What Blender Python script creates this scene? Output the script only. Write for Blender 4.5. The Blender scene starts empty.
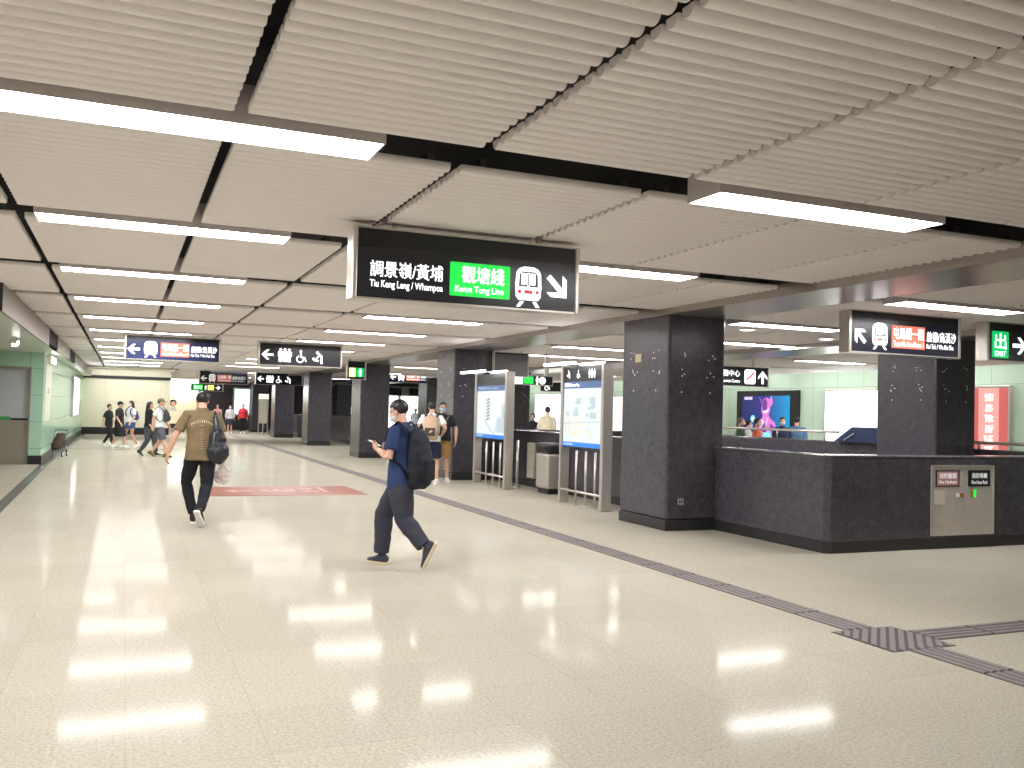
import bpy, bmesh, math, random
from mathutils import Vector, Matrix, noise
random.seed(7)
SC = bpy.context.scene
COL = SC.collection
PI = math.pi

# ------------------------------------------------------------------ materials
def lin(c):
    c = c / 255.0
    return c / 12.92 if c <= 0.04045 else ((c + 0.055) / 1.055) ** 2.4
def rgb(r, g, b): return (lin(r), lin(g), lin(b), 1.0)

def mat(name, col, rough=0.5, metal=0.0, emit=None, strength=0.0, spec=0.5, noise_amt=0.0, noise_scale=60.0,
        bump=0.0, bump_scale=80.0, alpha=1.0):
    m = bpy.data.materials.new(name); m.use_nodes = True
    nt = m.node_tree; b = nt.nodes['Principled BSDF']
    b.inputs['Base Color'].default_value = col
    b.inputs['Roughness'].default_value = rough
    b.inputs['Metallic'].default_value = metal
    b.inputs['Specular IOR Level'].default_value = spec
    b.inputs['Alpha'].default_value = alpha
    if emit is not None:
        b.inputs['Emission Color'].default_value = emit
        b.inputs['Emission Strength'].default_value = strength
    if noise_amt or bump:
        tc = nt.nodes.new('ShaderNodeTexCoord')
    if noise_amt:
        n = nt.nodes.new('ShaderNodeTexNoise'); n.inputs['Scale'].default_value = noise_scale
        n.inputs['Detail'].default_value = 4.0
        nt.links.new(tc.outputs['Object'], n.inputs['Vector'])
        mx = nt.nodes.new('ShaderNodeMix'); mx.data_type = 'RGBA'
        lo = tuple(max(0, v * (1 - noise_amt)) for v in col[:3]) + (1,)
        hi = tuple(min(1, v * (1 + noise_amt)) for v in col[:3]) + (1,)
        mr = nt.nodes.new('ShaderNodeMapRange'); mr.inputs[1].default_value = 0.3; mr.inputs[2].default_value = 0.7
        nt.links.new(n.outputs['Fac'], mr.inputs[0]); nt.links.new(mr.outputs[0], mx.inputs['Factor'])
        mx.inputs['A'].default_value = lo; mx.inputs['B'].default_value = hi
        nt.links.new(mx.outputs['Result'], b.inputs['Base Color'])
    if bump:
        n2 = nt.nodes.new('ShaderNodeTexNoise'); n2.inputs['Scale'].default_value = bump_scale
        n2.inputs['Detail'].default_value = 3.0
        nt.links.new(tc.outputs['Object'], n2.inputs['Vector'])
        bp = nt.nodes.new('ShaderNodeBump'); bp.inputs['Strength'].default_value = bump; bp.inputs['Distance'].default_value = 0.02
        nt.links.new(n2.outputs['Fac'], bp.inputs['Height']); nt.links.new(bp.outputs['Normal'], b.inputs['Normal'])
    return m

def glow(name, col, strength, base=None):
    return mat(name, base or (0.8, 0.8, 0.8, 1), 0.4, emit=col, strength=strength)

# ------------------------------------------------------------------ mesh builder
class MB:
    def __init__(s): s.v = []; s.f = []; s.m = []; s.smooth = []
    def add(s, vs, fs, mi=0, smooth=False):
        o = len(s.v); s.v += [tuple(v) for v in vs]
        for f in fs: s.f.append(tuple(i + o for i in f)); s.m.append(mi); s.smooth.append(smooth)
        return s
    def box(s, x0, x1, y0, y1, z0, z1, mi=0):
        v = [(x, y, z) for z in (z0, z1) for y in (y0, y1) for x in (x0, x1)]
        return s.add(v, [(0, 2, 3, 1), (4, 5, 7, 6), (0, 1, 5, 4), (2, 6, 7, 3), (0, 4, 6, 2), (1, 3, 7, 5)], mi)
    def prism(s, poly, axis, a, b, mi=0):
        """poly: 2D outline; axis 'x','y','z' = extrude axis; remaining coords in order."""
        def P(p, t):
            if axis == 'x': return (t, p[0], p[1])
            if axis == 'y': return (p[0], t, p[1])
            return (p[0], p[1], t)
        n = len(poly)
        v = [P(p, a) for p in poly] + [P(p, b) for p in poly]
        fs = [tuple(range(n))[::-1], tuple(range(n, 2 * n))] + [(i, (i + 1) % n, n + (i + 1) % n, n + i) for i in range(n)]
        return s.add(v, fs, mi)
    def tube(s, pts, rad, seg=12, up=None, cap=True, mi=0, smooth=True, dome=0.0):
        """swept tube; rad entries r or (ru, rv); up fixes the first cross axis."""
        pts = [Vector(p) for p in pts]; n = len(pts)
        R = [(r, r) if not isinstance(r, (tuple, list)) else r for r in rad]
        if dome:
            d0 = (pts[0] - pts[1]).normalized(); d1 = (pts[-1] - pts[-2]).normalized()
            m0 = min(R[0]) * dome; m1 = min(R[-1]) * dome
            a = [(pts[0] + d0 * m0 * k, tuple(r * q for r in R[0])) for k, q in ((0.98, 0.2), (0.75, 0.66), (0.4, 0.9))]
            b = [(pts[-1] + d1 * m1 * k, tuple(r * q for r in R[-1])) for k, q in ((0.4, 0.9), (0.75, 0.66), (0.98, 0.2))]
            pts = [q[0] for q in a] + pts + [q[0] for q in b]; R = [q[1] for q in a] + R + [q[1] for q in b]; n = len(pts)
        vs = []; uref = Vector(up) if up else None
        pu = None
        for i, p in enumerate(pts):
            t = (pts[min(i + 1, n - 1)] - pts[max(i - 1, 0)])
            if t.length < 1e-9: t = Vector((0, 0, 1))
            t.normalize()
            if uref is not None: u = uref - t * uref.dot(t)
            elif pu is None:
                q = Vector((1, 0, 0)) if abs(t.x) < 0.8 else Vector((0, 1, 0)); u = q - t * q.dot(t)
            else: u = pu - t * pu.dot(t)
            if u.length < 1e-6: u = t.orthogonal()
            u.normalize(); w = t.cross(u); pu = u
            for k in range(seg):
                a = 2 * PI * k / seg
                vs.append(p + u * (R[i][0] * math.cos(a)) + w * (R[i][1] * math.sin(a)))
        fs = [(i * seg + k, i * seg + (k + 1) % seg, (i + 1) * seg + (k + 1) % seg, (i + 1) * seg + k) for i in range(n - 1) for k in range(seg)]
        s.add(vs, fs, mi, smooth)
        if cap:
            o = len(s.v) - len(vs)
            s.f.append(tuple(o + k for k in range(seg))[::-1]); s.m.append(mi); s.smooth.append(False)
            s.f.append(tuple(o + (n - 1) * seg + k for k in range(seg))); s.m.append(mi); s.smooth.append(False)
        return s
    def ell(s, c, r, rot=None, nu=16, nv=10, mi=0, smooth=True):
        vs = []; c = Vector(c)
        for j in range(1, nv):
            th = PI * j / nv
            for i in range(nu):
                ph = 2 * PI * i / nu
                p = Vector((r[0] * math.sin(th) * math.cos(ph), r[1] * math.sin(th) * math.sin(ph), r[2] * math.cos(th)))
                if rot is not None: p = rot @ p
                vs.append(c + p)
        t = Vector((0, 0, r[2])); t = rot @ t if rot is not None else t
        vs += [c + t, c - t]; T = len(vs) - 2
        fs = [((j) * nu + i, (j + 1) * nu + i, (j + 1) * nu + (i + 1) % nu, j * nu + (i + 1) % nu) for j in range(nv - 2) for i in range(nu)]
        fs += [(T, i, (i + 1) % nu) for i in range(nu)] + [(T + 1, (nv - 2) * nu + (i + 1) % nu, (nv - 2) * nu + i) for i in range(nu)]
        return s.add(vs, fs, mi, smooth)
    def poly(s, pts, mi=0): return s.add(pts, [tuple(range(len(pts)))], mi)
    def mesh(s, name, mats):
        me = bpy.data.meshes.new(name)
        me.from_pydata(s.v, [], s.f)
        mats = mats if isinstance(mats, (list, tuple)) else [mats]
        for m in mats: me.materials.append(m)
        me.polygons.foreach_set('material_index', s.m)
        me.polygons.foreach_set('use_smooth', s.smooth)
        me.update()
        return me

def obj(name, mb, mats, parent=None, bevel=0.0, loc=None, seg=2, label=None):
    me = mb if isinstance(mb, bpy.types.Mesh) else mb.mesh(name, mats)
    o = bpy.data.objects.new(name, me); COL.objects.link(o)
    if parent is not None: o.parent = parent
    if loc is not None: o.location = loc
    if bevel:
        b = o.modifiers.new('Bevel', 'BEVEL'); b.width = bevel; b.segments = seg; b.limit_method = 'ANGLE'
    if label: o['label'] = label
    return o

def tag(o, label, cat, group=None):
    o['label'] = label; o['category'] = cat
    if group: o['group'] = group
    return o
def thing(name, label, cat, loc=(0, 0, 0), rotz=0.0, group=None):
    o = bpy.data.objects.new(name, None); COL.objects.link(o)
    o.location = loc; o.rotation_euler = (0, 0, rotz); o.empty_display_size = 0.1
    return tag(o, label, cat, group)
def struct(name, mb, mats, bevel=0.0, parent=None):
    o = obj(name, mb, mats, parent, bevel)
    if parent is None: o['kind'] = 'structure'
    return o
def kids(o): return [c for c in bpy.data.objects if c.parent == o]
def dup(root, loc, label=None, rotz=None, group=None):
    r = root.copy(); COL.objects.link(r); r.location = loc
    if rotz is not None: r.rotation_euler = (0, 0, rotz)
    if label: r['label'] = label
    if group: r['group'] = group
    for ch in kids(root):
        c = ch.copy(); COL.objects.link(c); c.parent = r
        for g in kids(ch):
            d = g.copy(); COL.objects.link(d); d.parent = c
    return r

# ------------------------------------------------------------------ lettering and pictograms (flat pieces of a sign face)
_TC = {}
def text_geo(body, bold=0.0):
    k = (body, bold)
    if k in _TC: return _TC[k]
    cu = bpy.data.curves.new('lettering', 'FONT'); cu.body = body; cu.size = 1.0; cu.offset = bold; cu.resolution_u = 3
    o = bpy.data.objects.new('lettering', cu); COL.objects.link(o)
    bpy.context.view_layer.update()
    dg = bpy.context.evaluated_depsgraph_get()
    me = bpy.data.meshes.new_from_object(o.evaluated_get(dg))
    vs = [(v.co.x, v.co.y) for v in me.vertices]; fs = [tuple(p.vertices) for p in me.polygons]
    bpy.data.objects.remove(o); bpy.data.curves.remove(cu); bpy.data.meshes.remove(me)
    xs = [v[0] for v in vs] or [0, 1]; ys = [v[1] for v in vs] or [0, 1]
    _TC[k] = (vs, fs, min(xs), max(xs), min(ys), max(ys))
    return _TC[k]

class Face:
    """collects flat shapes on a plane given by origin + u*U + v*V + n*N."""
    def __init__(s, O, U, V): 
        s.O = Vector(O); s.U = Vector(U); s.V = Vector(V); s.N = s.U.cross(s.V).normalized()
    def P(s, u, v, n=0.0): return s.O + s.U * u + s.V * v + s.N * n
    def poly(s, mb, pts, mi=0, n=0.002): mb.poly([s.P(u, v, n) for u, v in pts], mi)
    def rect(s, mb, u0, v0, u1, v1, mi=0, n=0.002, r=0.0):
        if r <= 0: pts = [(u0, v0), (u1, v0), (u1, v1), (u0, v1)]
        else:
            pts = []
            for cx, cy, a0 in ((u1 - r, v0 + r, -90), (u1 - r, v1 - r, 0), (u0 + r, v1 - r, 90), (u0 + r, v0 + r, 180)):
                for k in range(5):
                    a = math.radians(a0 + 22.5 * k); pts.append((cx + r * math.cos(a), cy + r * math.sin(a)))
        s.poly(mb, pts, mi, n)
    def disc(s, mb, cu, cv, r, mi=0, n=0.002, seg=16):
        s.poly(mb, [(cu + r * math.cos(2 * PI * k / seg), cv + r * math.sin(2 * PI * k / seg)) for k in range(seg)], mi, n)
    def ring(s, mb, cu, cv, r0, r1, a0=0, a1=360, mi=0, n=0.002, seg=20):
        for k in range(seg):
            a = math.radians(a0 + (a1 - a0) * k / seg); b = math.radians(a0 + (a1 - a0) * (k + 1) / seg)
            s.poly(mb, [(cu + r0 * math.cos(a), cv + r0 * math.sin(a)), (cu + r1 * math.cos(a), cv + r1 * math.sin(a)),
                        (cu + r1 * math.cos(b), cv + r1 * math.sin(b)), (cu + r0 * math.cos(b), cv + r0 * math.sin(b))], mi, n)
    def line(s, mb, u0, v0, u1, v1, w, mi=0, n=0.002):
        d = math.hypot(u1 - u0, v1 - v0) or 1; a, b = -(v1 - v0) / d * w / 2, (u1 - u0) / d * w / 2
        s.poly(mb, [(u0 - a, v0 - b), (u1 - a, v1 - b), (u1 + a, v1 + b), (u0 + a, v0 + b)], mi, n)
    def text(s, mb, body, u0, v0, u1, v1, mi=0, n=0.003, bold=0.014):
        vs, fs, x0, x1, y0, y1 = text_geo(body, 0.0)
        d = (v1 - v0) * 0.007
        for i, (du, dv) in enumerate(((-d, -d), (d, -d), (-d, d), (d, d))):   # four passes thicken the strokes
            mb.add([s.P(u0 + d + du + (x - x0) / (x1 - x0) * (u1 - u0 - 2 * d), v0 + d + dv + (y - y0) / (y1 - y0) * (v1 - v0 - 2 * d), n + i * .0002) for x, y in vs], fs, mi)
    def arrow(s, mb, cu, cv, L, ang, mi=0, n=0.002):
        c, q = math.cos(ang), math.sin(ang); h = L / 2; w = L * 0.10
        def T(pts): return [(cu + x * c - y * q, cv + x * q + y * c) for x, y in pts]
        s.poly(mb, T([(-h, -w), (h * 0.72, -w), (h * 0.72, w), (-h, w)]), mi, n)
        s.poly(mb, T([(h, 0), (h * 0.12, h * 0.86), (-h * 0.32, h * 0.86), (h * 0.5, 0)]), mi, n + .0004)
        s.poly(mb, T([(h, 0), (h * 0.5, 0), (-h * 0.32, -h * 0.86), (h * 0.12, -h * 0.86)]), mi, n + .0004)
    def train(s, mb, u0, v0, w, h, white=0, dark=1, red=2, n=0.002):
        y = lambda t: v0 + h * t
        x = lambda t: u0 + w * t
        s.poly(mb, [(x(.12), y(.17)), (x(.88), y(.17)), (x(.97), y(.26)), (x(1), y(.5)), (x(.97), y(.85)), (x(.86), y(.95)), (x(.68), y(1)), (x(.32), y(1)), (x(.14), y(.95)), (x(.03), y(.85)), (x(0), y(.5)), (x(.03), y(.26))], white, n)
        s.poly(mb, [(x(.13), y(.5)), (x(.87), y(.5)), (x(.85), y(.8)), (x(.76), y(.88)), (x(.24), y(.88)), (x(.15), y(.8))], dark, n + .001)
        for a in (.22, .56): s.rect(mb, x(a), y(.55), x(a + .2), y(.84), white, n + .002)
        s.rect(mb, x(.45), y(.5), x(.53), y(.85), white, n + .0025)
        s.rect(mb, x(.47), y(.52), x(.51), y(.83), dark, n + .003)
        s.rect(mb, x(.1), y(.33), x(.9), y(.42), red, n + .001)
        s.rect(mb, x(.22), y(.34), x(.34), y(.41), white, n + .002); s.rect(mb, x(.66), y(.34), x(.78), y(.41), white, n + .002)
        s.poly(mb, [(x(.2), y(.14)), (x(.34), y(.14)), (x(.2), y(0)), (x(.05), y(0))], white, n)
        s.poly(mb, [(x(.66), y(.14)), (x(.8), y(.14)), (x(.95), y(0)), (x(.8), y(0))], white, n)
    def figure(s, mb, cu, v0, h, skirt=False, mi=0, n=0.002):
        s.disc(mb, cu, v0 + h * .9, h * .1, mi, n)
        w = h * .15
        if skirt:
            s.poly(mb, [(cu - w, v0 + h * .77), (cu - w * 1.7, v0 + h * .3), (cu + w * 1.7, v0 + h * .3), (cu + w, v0 + h * .77)], mi, n)
        else:
            s.rect(mb, cu - w * 1.25, v0 + h * .4, cu + w * 1.25, v0 + h * .77, mi, n, r=w * .3)
        s.rect(mb, cu - w * .8, v0, cu - w * .12, v0 + h * .42, mi, n + .0004); s.rect(mb, cu + w * .12, v0, cu + w * .8, v0 + h * .42, mi, n + .0004)
    def wheelchair(s, mb, u0, v0, h, mi=0, n=0.002):
        s.disc(mb, u0 + h * .42, v0 + h * .9, h * .1, mi, n)
        s.line(mb, u0 + h * .42, v0 + h * .8, u0 + h * .46, v0 + h * .42, h * .13, mi, n)
        s.line(mb, u0 + h * .42, v0 + h * .45, u0 + h * .72, v0 + h * .42, h * .1, mi, n + .0004)
        s.line(mb, u0 + h * .70, v0 + h * .45, u0 + h * .84, v0 + h * .12, h * .1, mi, n + .0008)
        s.ring(mb, u0 + h * .38, v0 + h * .3, h * .2, h * .29, 110, 370, mi, n + .0012)
    def nursing(s, mb, u0, v0, h, mi=0, n=0.002):
        s.disc(mb, u0 + h * .38, v0 + h * .88, h * .11, mi, n)
        s.line(mb, u0 + h * .45, v0 + h * .8, u0 + h * .7, v0 + h * .6, h * .16, mi, n + .0004)
        s.line(mb, u0 + h * .7, v0 + h * .66, u0 + h * .74, v0, h * .16, mi, n + .0008)
        s.disc(mb, u0 + h * .1, v0 + h * .38, h * .1, mi, n)
        s.line(mb, u0 + h * .12, v0 + h * .3, u0 + h * .5, v0 + h * .22, h * .14, mi, n + .0004)
        s.line(mb, u0 + h * .5, v0 + h * .62, u0 + h * .32, v0 + h * .42, h * .1, mi, n + .0012)
# ------------------------------------------------------------------ palette
M_TUBE = mat('ceiling_tube_paint', rgb(234, 227, 226), 0.45)
M_VOID = mat('ceiling_void', rgb(52, 48, 52), 0.8)
M_STEEL = mat('brushed_steel', rgb(206, 200, 193), 0.3, 0.7, noise_amt=0.06, noise_scale=30)
M_STEELD = mat('steel_sheet', rgb(204, 197, 188), 0.4, 0.35, noise_amt=0.05, noise_scale=20)
M_STRIP = mat('ceiling_strip_metal', rgb(178, 170, 166), 0.28, 0.75)
M_FASCIA = mat('fascia_metal', rgb(150, 146, 142), 0.35, 0.5)
M_BLACK = mat('black_plastic', rgb(30, 30, 33), 0.35)
M_NAVY = mat('sign_navy', rgb(30, 31, 46), 0.25)
M_NAVYB = mat('sign_blue_navy', rgb(38, 46, 84), 0.25)
M_SIGNK = mat('sign_charcoal', rgb(36, 37, 43), 0.25)
M_SIGND = mat('sign_header_black', rgb(22, 22, 26), 0.3)
M_GREY = mat('grey_paint', rgb(104, 103, 106), 0.5)
M_WHITE = mat('white_paint', rgb(235, 233, 228), 0.5)
M_DIFF = glow('tube_light', (1.0, 0.99, 0.99, 1), 28.0)
M_COVE = glow('cove_light', (1.0, 0.985, 0.97, 1), 18.0)
M_HOUS = mat('lamp_housing', rgb(205, 196, 196), 0.5)
M_LETTER = glow('lit_white_letter', (1, 1, 1, 1), 1.25)
M_LETTERD = glow('dim_white_letter', (0.75, 0.75, 0.78, 1), 0.35)
M_GREENL = glow('lit_green', (0.01, 0.66, 0.06, 1), 0.75, (0.01, 0.5, 0.06, 1))
M_GREENE = glow('lit_exit_green', (0.0, 0.42, 0.10, 1), 0.9, (0, 0.3, 0.08, 1))
M_REDL = glow('lit_line_red', (0.62, 0.13, 0.08, 1), 0.85, (0.5, 0.1, 0.06, 1))
M_REDD = glow('dim_line_red', (0.42, 0.10, 0.07, 1), 0.4, (0.3, 0.08, 0.05, 1))
M_REDS = glow('train_red', (0.55, 0.02, 0.05, 1), 0.8, (0.4, 0.02, 0.03, 1))
M_YELL = glow('lit_yellow', (0.9, 0.72, 0.02, 1), 1.0)
M_CREAM = mat('cream_panel', rgb(228, 222, 200), 0.3)
M_ADW = glow('lit_white_advert', (0.97, 1.0, 1.0, 1), 2.6)
M_TACT = mat('tactile_rubber', rgb(106, 98, 96), 0.6, noise_amt=0.1, noise_scale=40); M_TACTD = mat('tactile_base', rgb(60, 55, 55), 0.7)
M_DARKSTONE = mat('dark_floor_border', rgb(92, 90, 86), 0.25, noise_amt=0.15, noise_scale=90)
M_PLINTH = mat('plinth_stone', rgb(44, 42, 46), 0.3, noise_amt=0.2, noise_scale=120)
M_BLACKBASE = mat('black_skirting', rgb(32, 31, 34), 0.35)
M_BRASS = mat('brass_plate', rgb(196, 182, 140), 0.4, 0.6)
M_DOT = mat('pale_dot', rgb(225, 222, 225), 0.5)
M_MAT_RED = mat('floor_sticker_red', rgb(132, 70, 52), 0.4, spec=.25)
M_MAT_W = mat('floor_sticker_white', rgb(186, 150, 136), 0.4, spec=.25)

def granite(name, c, rough):
    m = bpy.data.materials.new(name); m.use_nodes = True; nt = m.node_tree; b = nt.nodes['Principled BSDF']
    tc = nt.nodes.new('ShaderNodeTexCoord')
    n = nt.nodes.new('ShaderNodeTexNoise'); n.inputs['Scale'].default_value = 110; n.inputs['Detail'].default_value = 5
    n2 = nt.nodes.new('ShaderNodeTexNoise'); n2.inputs['Scale'].default_value = 9; n2.inputs['Detail'].default_value = 3
    nt.links.new(tc.outputs['Object'], n.inputs['Vector']); nt.links.new(tc.outputs['Object'], n2.inputs['Vector'])
    r = nt.nodes.new('ShaderNodeValToRGB'); e = r.color_ramp.elements
    e[0].position = 0.32; e[0].color = tuple(v * 0.45 for v in c[:3]) + (1,)
    e[1].position = 0.72; e[1].color = tuple(min(1, v * 1.9) for v in c[:3]) + (1,)
    ad = nt.nodes.new('ShaderNodeMath'); ad.operation = 'MULTIPLY_ADD'; ad.inputs[1].default_value = 0.25
    nt.links.new(n2.outputs['Fac'], ad.inputs[0])
    sb = nt.nodes.new('ShaderNodeMath'); sb.operation = 'SUBTRACT'; sb.inputs[1].default_value = 0.125
    nt.links.new(n.outputs['Fac'], sb.inputs[0]); nt.links.new(sb.outputs[0], ad.inputs[2])
    nt.links.new(ad.outputs[0], r.inputs['Fac']); nt.links.new(r.outputs['Color'], b.inputs['Base Color'])
    b.inputs['Roughness'].default_value = rough
    return m
M_GRAN = granite('black_granite', rgb(66, 63, 70), 0.26)

def panel_mat(name, c, uax, su, sv, offu, offv, rough, jw=0.012, dark=0.45):
    """flat wall panels with thin joints; uax 0/1 = which horizontal axis runs along the wall."""
    m = bpy.data.materials.new(name); m.use_nodes = True; nt = m.node_tree; b = nt.nodes['Principled BSDF']
    tc = nt.nodes.new('ShaderNodeTexCoord'); sx = nt.nodes.new('ShaderNodeSeparateXYZ')
    nt.links.new(tc.outputs['Object'], sx.inputs[0])
    def joint(out, size, off):
        a = nt.nodes.new('ShaderNodeMath'); a.operation = 'SUBTRACT'; a.inputs[1].default_value = off; nt.links.new(out, a.inputs[0])
        d = nt.nodes.new('ShaderNodeMath'); d.operation = 'DIVIDE'; d.inputs[1].default_value = size; nt.links.new(a.outputs[0], d.inputs[0])
        f = nt.nodes.new('ShaderNodeMath'); f.operation = 'FRACT'; nt.links.new(d.outputs[0], f.inputs[0])
        l = nt.nodes.new('ShaderNodeMath'); l.operation = 'LESS_THAN'; l.inputs[1].default_value = jw / size; nt.links.new(f.outputs[0], l.inputs[0])
        return l.outputs[0]
    j = nt.nodes.new('ShaderNodeMath'); j.operation = 'MAXIMUM'
    nt.links.new(joint(sx.outputs[uax], su, offu), j.inputs[0]); nt.links.new(joint(sx.outputs[2], sv, offv), j.inputs[1])
    mx = nt.nodes.new('ShaderNodeMix'); mx.data_type = 'RGBA'; nt.links.new(j.outputs[0], mx.inputs['Factor'])
    mx.inputs['A'].default_value = c; mx.inputs['B'].default_value = tuple(v * dark for v in c[:3]) + (1,)
    nt.links.new(mx.outputs['Result'], b.inputs['Base Color']); b.inputs['Roughness'].default_value = rough
    return m
M_GREENR = panel_mat('green_glass_panel_long', rgb(196, 218, 198), 1, 1.1, 2.62, 0.2, 0.0, 0.22)
M_GREENX = panel_mat('green_glass_panel_cross', rgb(172, 210, 186), 0, 0.75, 0.66, -2.16, 0.38, 0.18)
M_GREENL2 = panel_mat('green_glass_panel_side', rgb(172, 210, 186), 1, 1.6, 0.66, 25.3, 0.38, 0.18)
M_CREAMW = panel_mat('cream_wall_panel', rgb(236, 230, 206), 0, 1.24, 1.2, -0.85, 0.34, 0.3, 0.015, 0.8)

def floor_mat():
    m = bpy.data.materials.new('polished_stone_floor'); m.use_nodes = True; nt = m.node_tree; b = nt.nodes['Principled BSDF']
    N = nt.nodes.new; L = nt.links.new
    tc = N('ShaderNodeTexCoord'); sx = N('ShaderNodeSeparateXYZ'); L(tc.outputs['Object'], sx.inputs[0])
    def cell(out, off):
        a = N('ShaderNodeMath'); a.operation = 'SUBTRACT'; a.inputs[1].default_value = off; L(out, a.inputs[0])
        d = N('ShaderNodeMath'); d.operation = 'DIVIDE'; d.inputs[1].default_value = 0.62; L(a.outputs[0], d.inputs[0])
        f = N('ShaderNodeMath'); f.operation = 'FRACT'; L(d.outputs[0], f.inputs[0])
        l = N('ShaderNodeMath'); l.operation = 'LESS_THAN'; l.inputs[1].default_value = 0.007; L(f.outputs[0], l.inputs[0])
        fl = N('ShaderNodeMath'); fl.operation = 'FLOOR'; L(d.outputs[0], fl.inputs[0])
        return l.outputs[0], fl.outputs[0]
    jx, cx = cell(sx.outputs[0], 0.06); jy, cy = cell(sx.outputs[1], 4.93)
    j = N('ShaderNodeMath'); j.operation = 'MAXIMUM'; L(jx, j.inputs[0]); L(jy, j.inputs[1])
    cb = N('ShaderNodeCombineXYZ'); L(cx, cb.inputs[0]); L(cy, cb.inputs[1])
    wn = N('ShaderNodeTexWhiteNoise'); wn.noise_dimensions = '3D'; L(cb.outputs[0], wn.inputs['Vector'])
    # speckle
    n1 = N('ShaderNodeTexNoise'); n1.inputs['Scale'].default_value = 55; n1.inputs['Detail'].default_value = 6; n1.inputs['Roughness'].default_value = 0.7
    L(tc.outputs['Object'], n1.inputs['Vector'])
    r = N('ShaderNodeValToRGB'); e = r.color_ramp.elements
    e[0].position = 0.3; e[0].color = rgb(143, 138, 124); e[1].position = 0.7; e[1].color = rgb(186, 180, 165)
    L(n1.outputs['Fac'], r.inputs['Fac'])
    # tile to tile shade
    hv = N('ShaderNodeMapRange'); hv.inputs[3].default_value = 0.97; hv.inputs[4].default_value = 1.03; L(wn.outputs['Value'], hv.inputs[0])
    mu = N('ShaderNodeMix'); mu.data_type = 'RGBA'; mu.blend_type = 'MULTIPLY'; mu.inputs['Factor'].default_value = 1.0
    L(r.outputs['Color'], mu.inputs['A']); L(hv.outputs[0], mu.inputs['B'])
    mx = N('ShaderNodeMix'); mx.data_type = 'RGBA'; jm = N('ShaderNodeMath'); jm.operation = 'MULTIPLY'; jm.inputs[1].default_value = 0.35
    L(j.outputs[0], jm.inputs[0]); L(jm.outputs[0], mx.inputs['Factor'])
    L(mu.outputs['Result'], mx.inputs['A']); mx.inputs['B'].default_value = rgb(128, 118, 100)
    L(mx.outputs['Result'], b.inputs['Base Color'])
    # every slab lies a hair out of level, so reflections break from slab to slab
    s1 = N('ShaderNodeVectorMath'); s1.operation = 'SUBTRACT'; s1.inputs[1].default_value = (0.5, 0.5, 0.5); L(wn.outputs['Color'], s1.inputs[0])
    s2 = N('ShaderNodeVectorMath'); s2.operation = 'MULTIPLY'; s2.inputs[1].default_value = (0.0022, 0.0022, 0.0); L(s1.outputs[0], s2.inputs[0])
    ge = N('ShaderNodeNewGeometry')
    s3 = N('ShaderNodeVectorMath'); s3.operation = 'ADD'; L(ge.outputs['Normal'], s3.inputs[0]); L(s2.outputs[0], s3.inputs[1])
    s4 = N('ShaderNodeVectorMath'); s4.operation = 'NORMALIZE'; L(s3.outputs[0], s4.inputs[0])
    L(s4.outputs[0], b.inputs['Normal'])
    b.inputs['Roughness'].default_value = 0.3
    b.inputs['Coat Weight'].default_value = 0.26; b.inputs['Coat Roughness'].default_value = 0.085; b.inputs['Coat IOR'].default_value = 1.3
    L(s4.outputs[0], b.inputs['Coat Normal'])
    b.inputs['Specular IOR Level'].default_value = 0.0
    return m
M_FLOOR = floor_mat()

# ------------------------------------------------------------------ camera
F_PX = 910.577
YAW, PITCH, ROLL = 0.402028576, 0.0305639162, -0.0259581536
cy_, sy_ = math.cos(YAW), math.sin(YAW)
fw = Vector((sy_ * math.cos(PITCH), cy_ * math.cos(PITCH), math.sin(PITCH))); rt = Vector((cy_, -sy_, 0)); up = rt.cross(fw)
r2 = rt * math.cos(ROLL) - up * math.sin(ROLL); u2 = up * math.cos(ROLL) + rt * math.sin(ROLL)
cam = bpy.data.cameras.new('camera'); cam.sensor_width = 36.0; cam.lens = F_PX / 1024 * 36.0; cam.clip_end = 200; cam.clip_start = 0.05
camo = bpy.data.objects.new('camera', cam); COL.objects.link(camo)
camo.matrix_world = Matrix(((r2.x, u2.x, -fw.x, 0), (r2.y, u2.y, -fw.y, 0), (r2.z, u2.z, -fw.z, 1.6), (0, 0, 0, 1)))
SC.camera = camo

# ------------------------------------------------------------------ floor, ceiling
CZ = 3.10
def YK(k): return 5.10 + 3.12 * k
YEND = 62.0
b = MB(); b.box(-9, 22, -7, YEND + 1, -0.2, 0.0)
struct('floor', b, M_FLOOR)

b = MB(); b.box(-9, 22, -7, YEND + 1, 3.6, 3.8)
ceiling = struct('ceiling', b, M_VOID)

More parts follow.
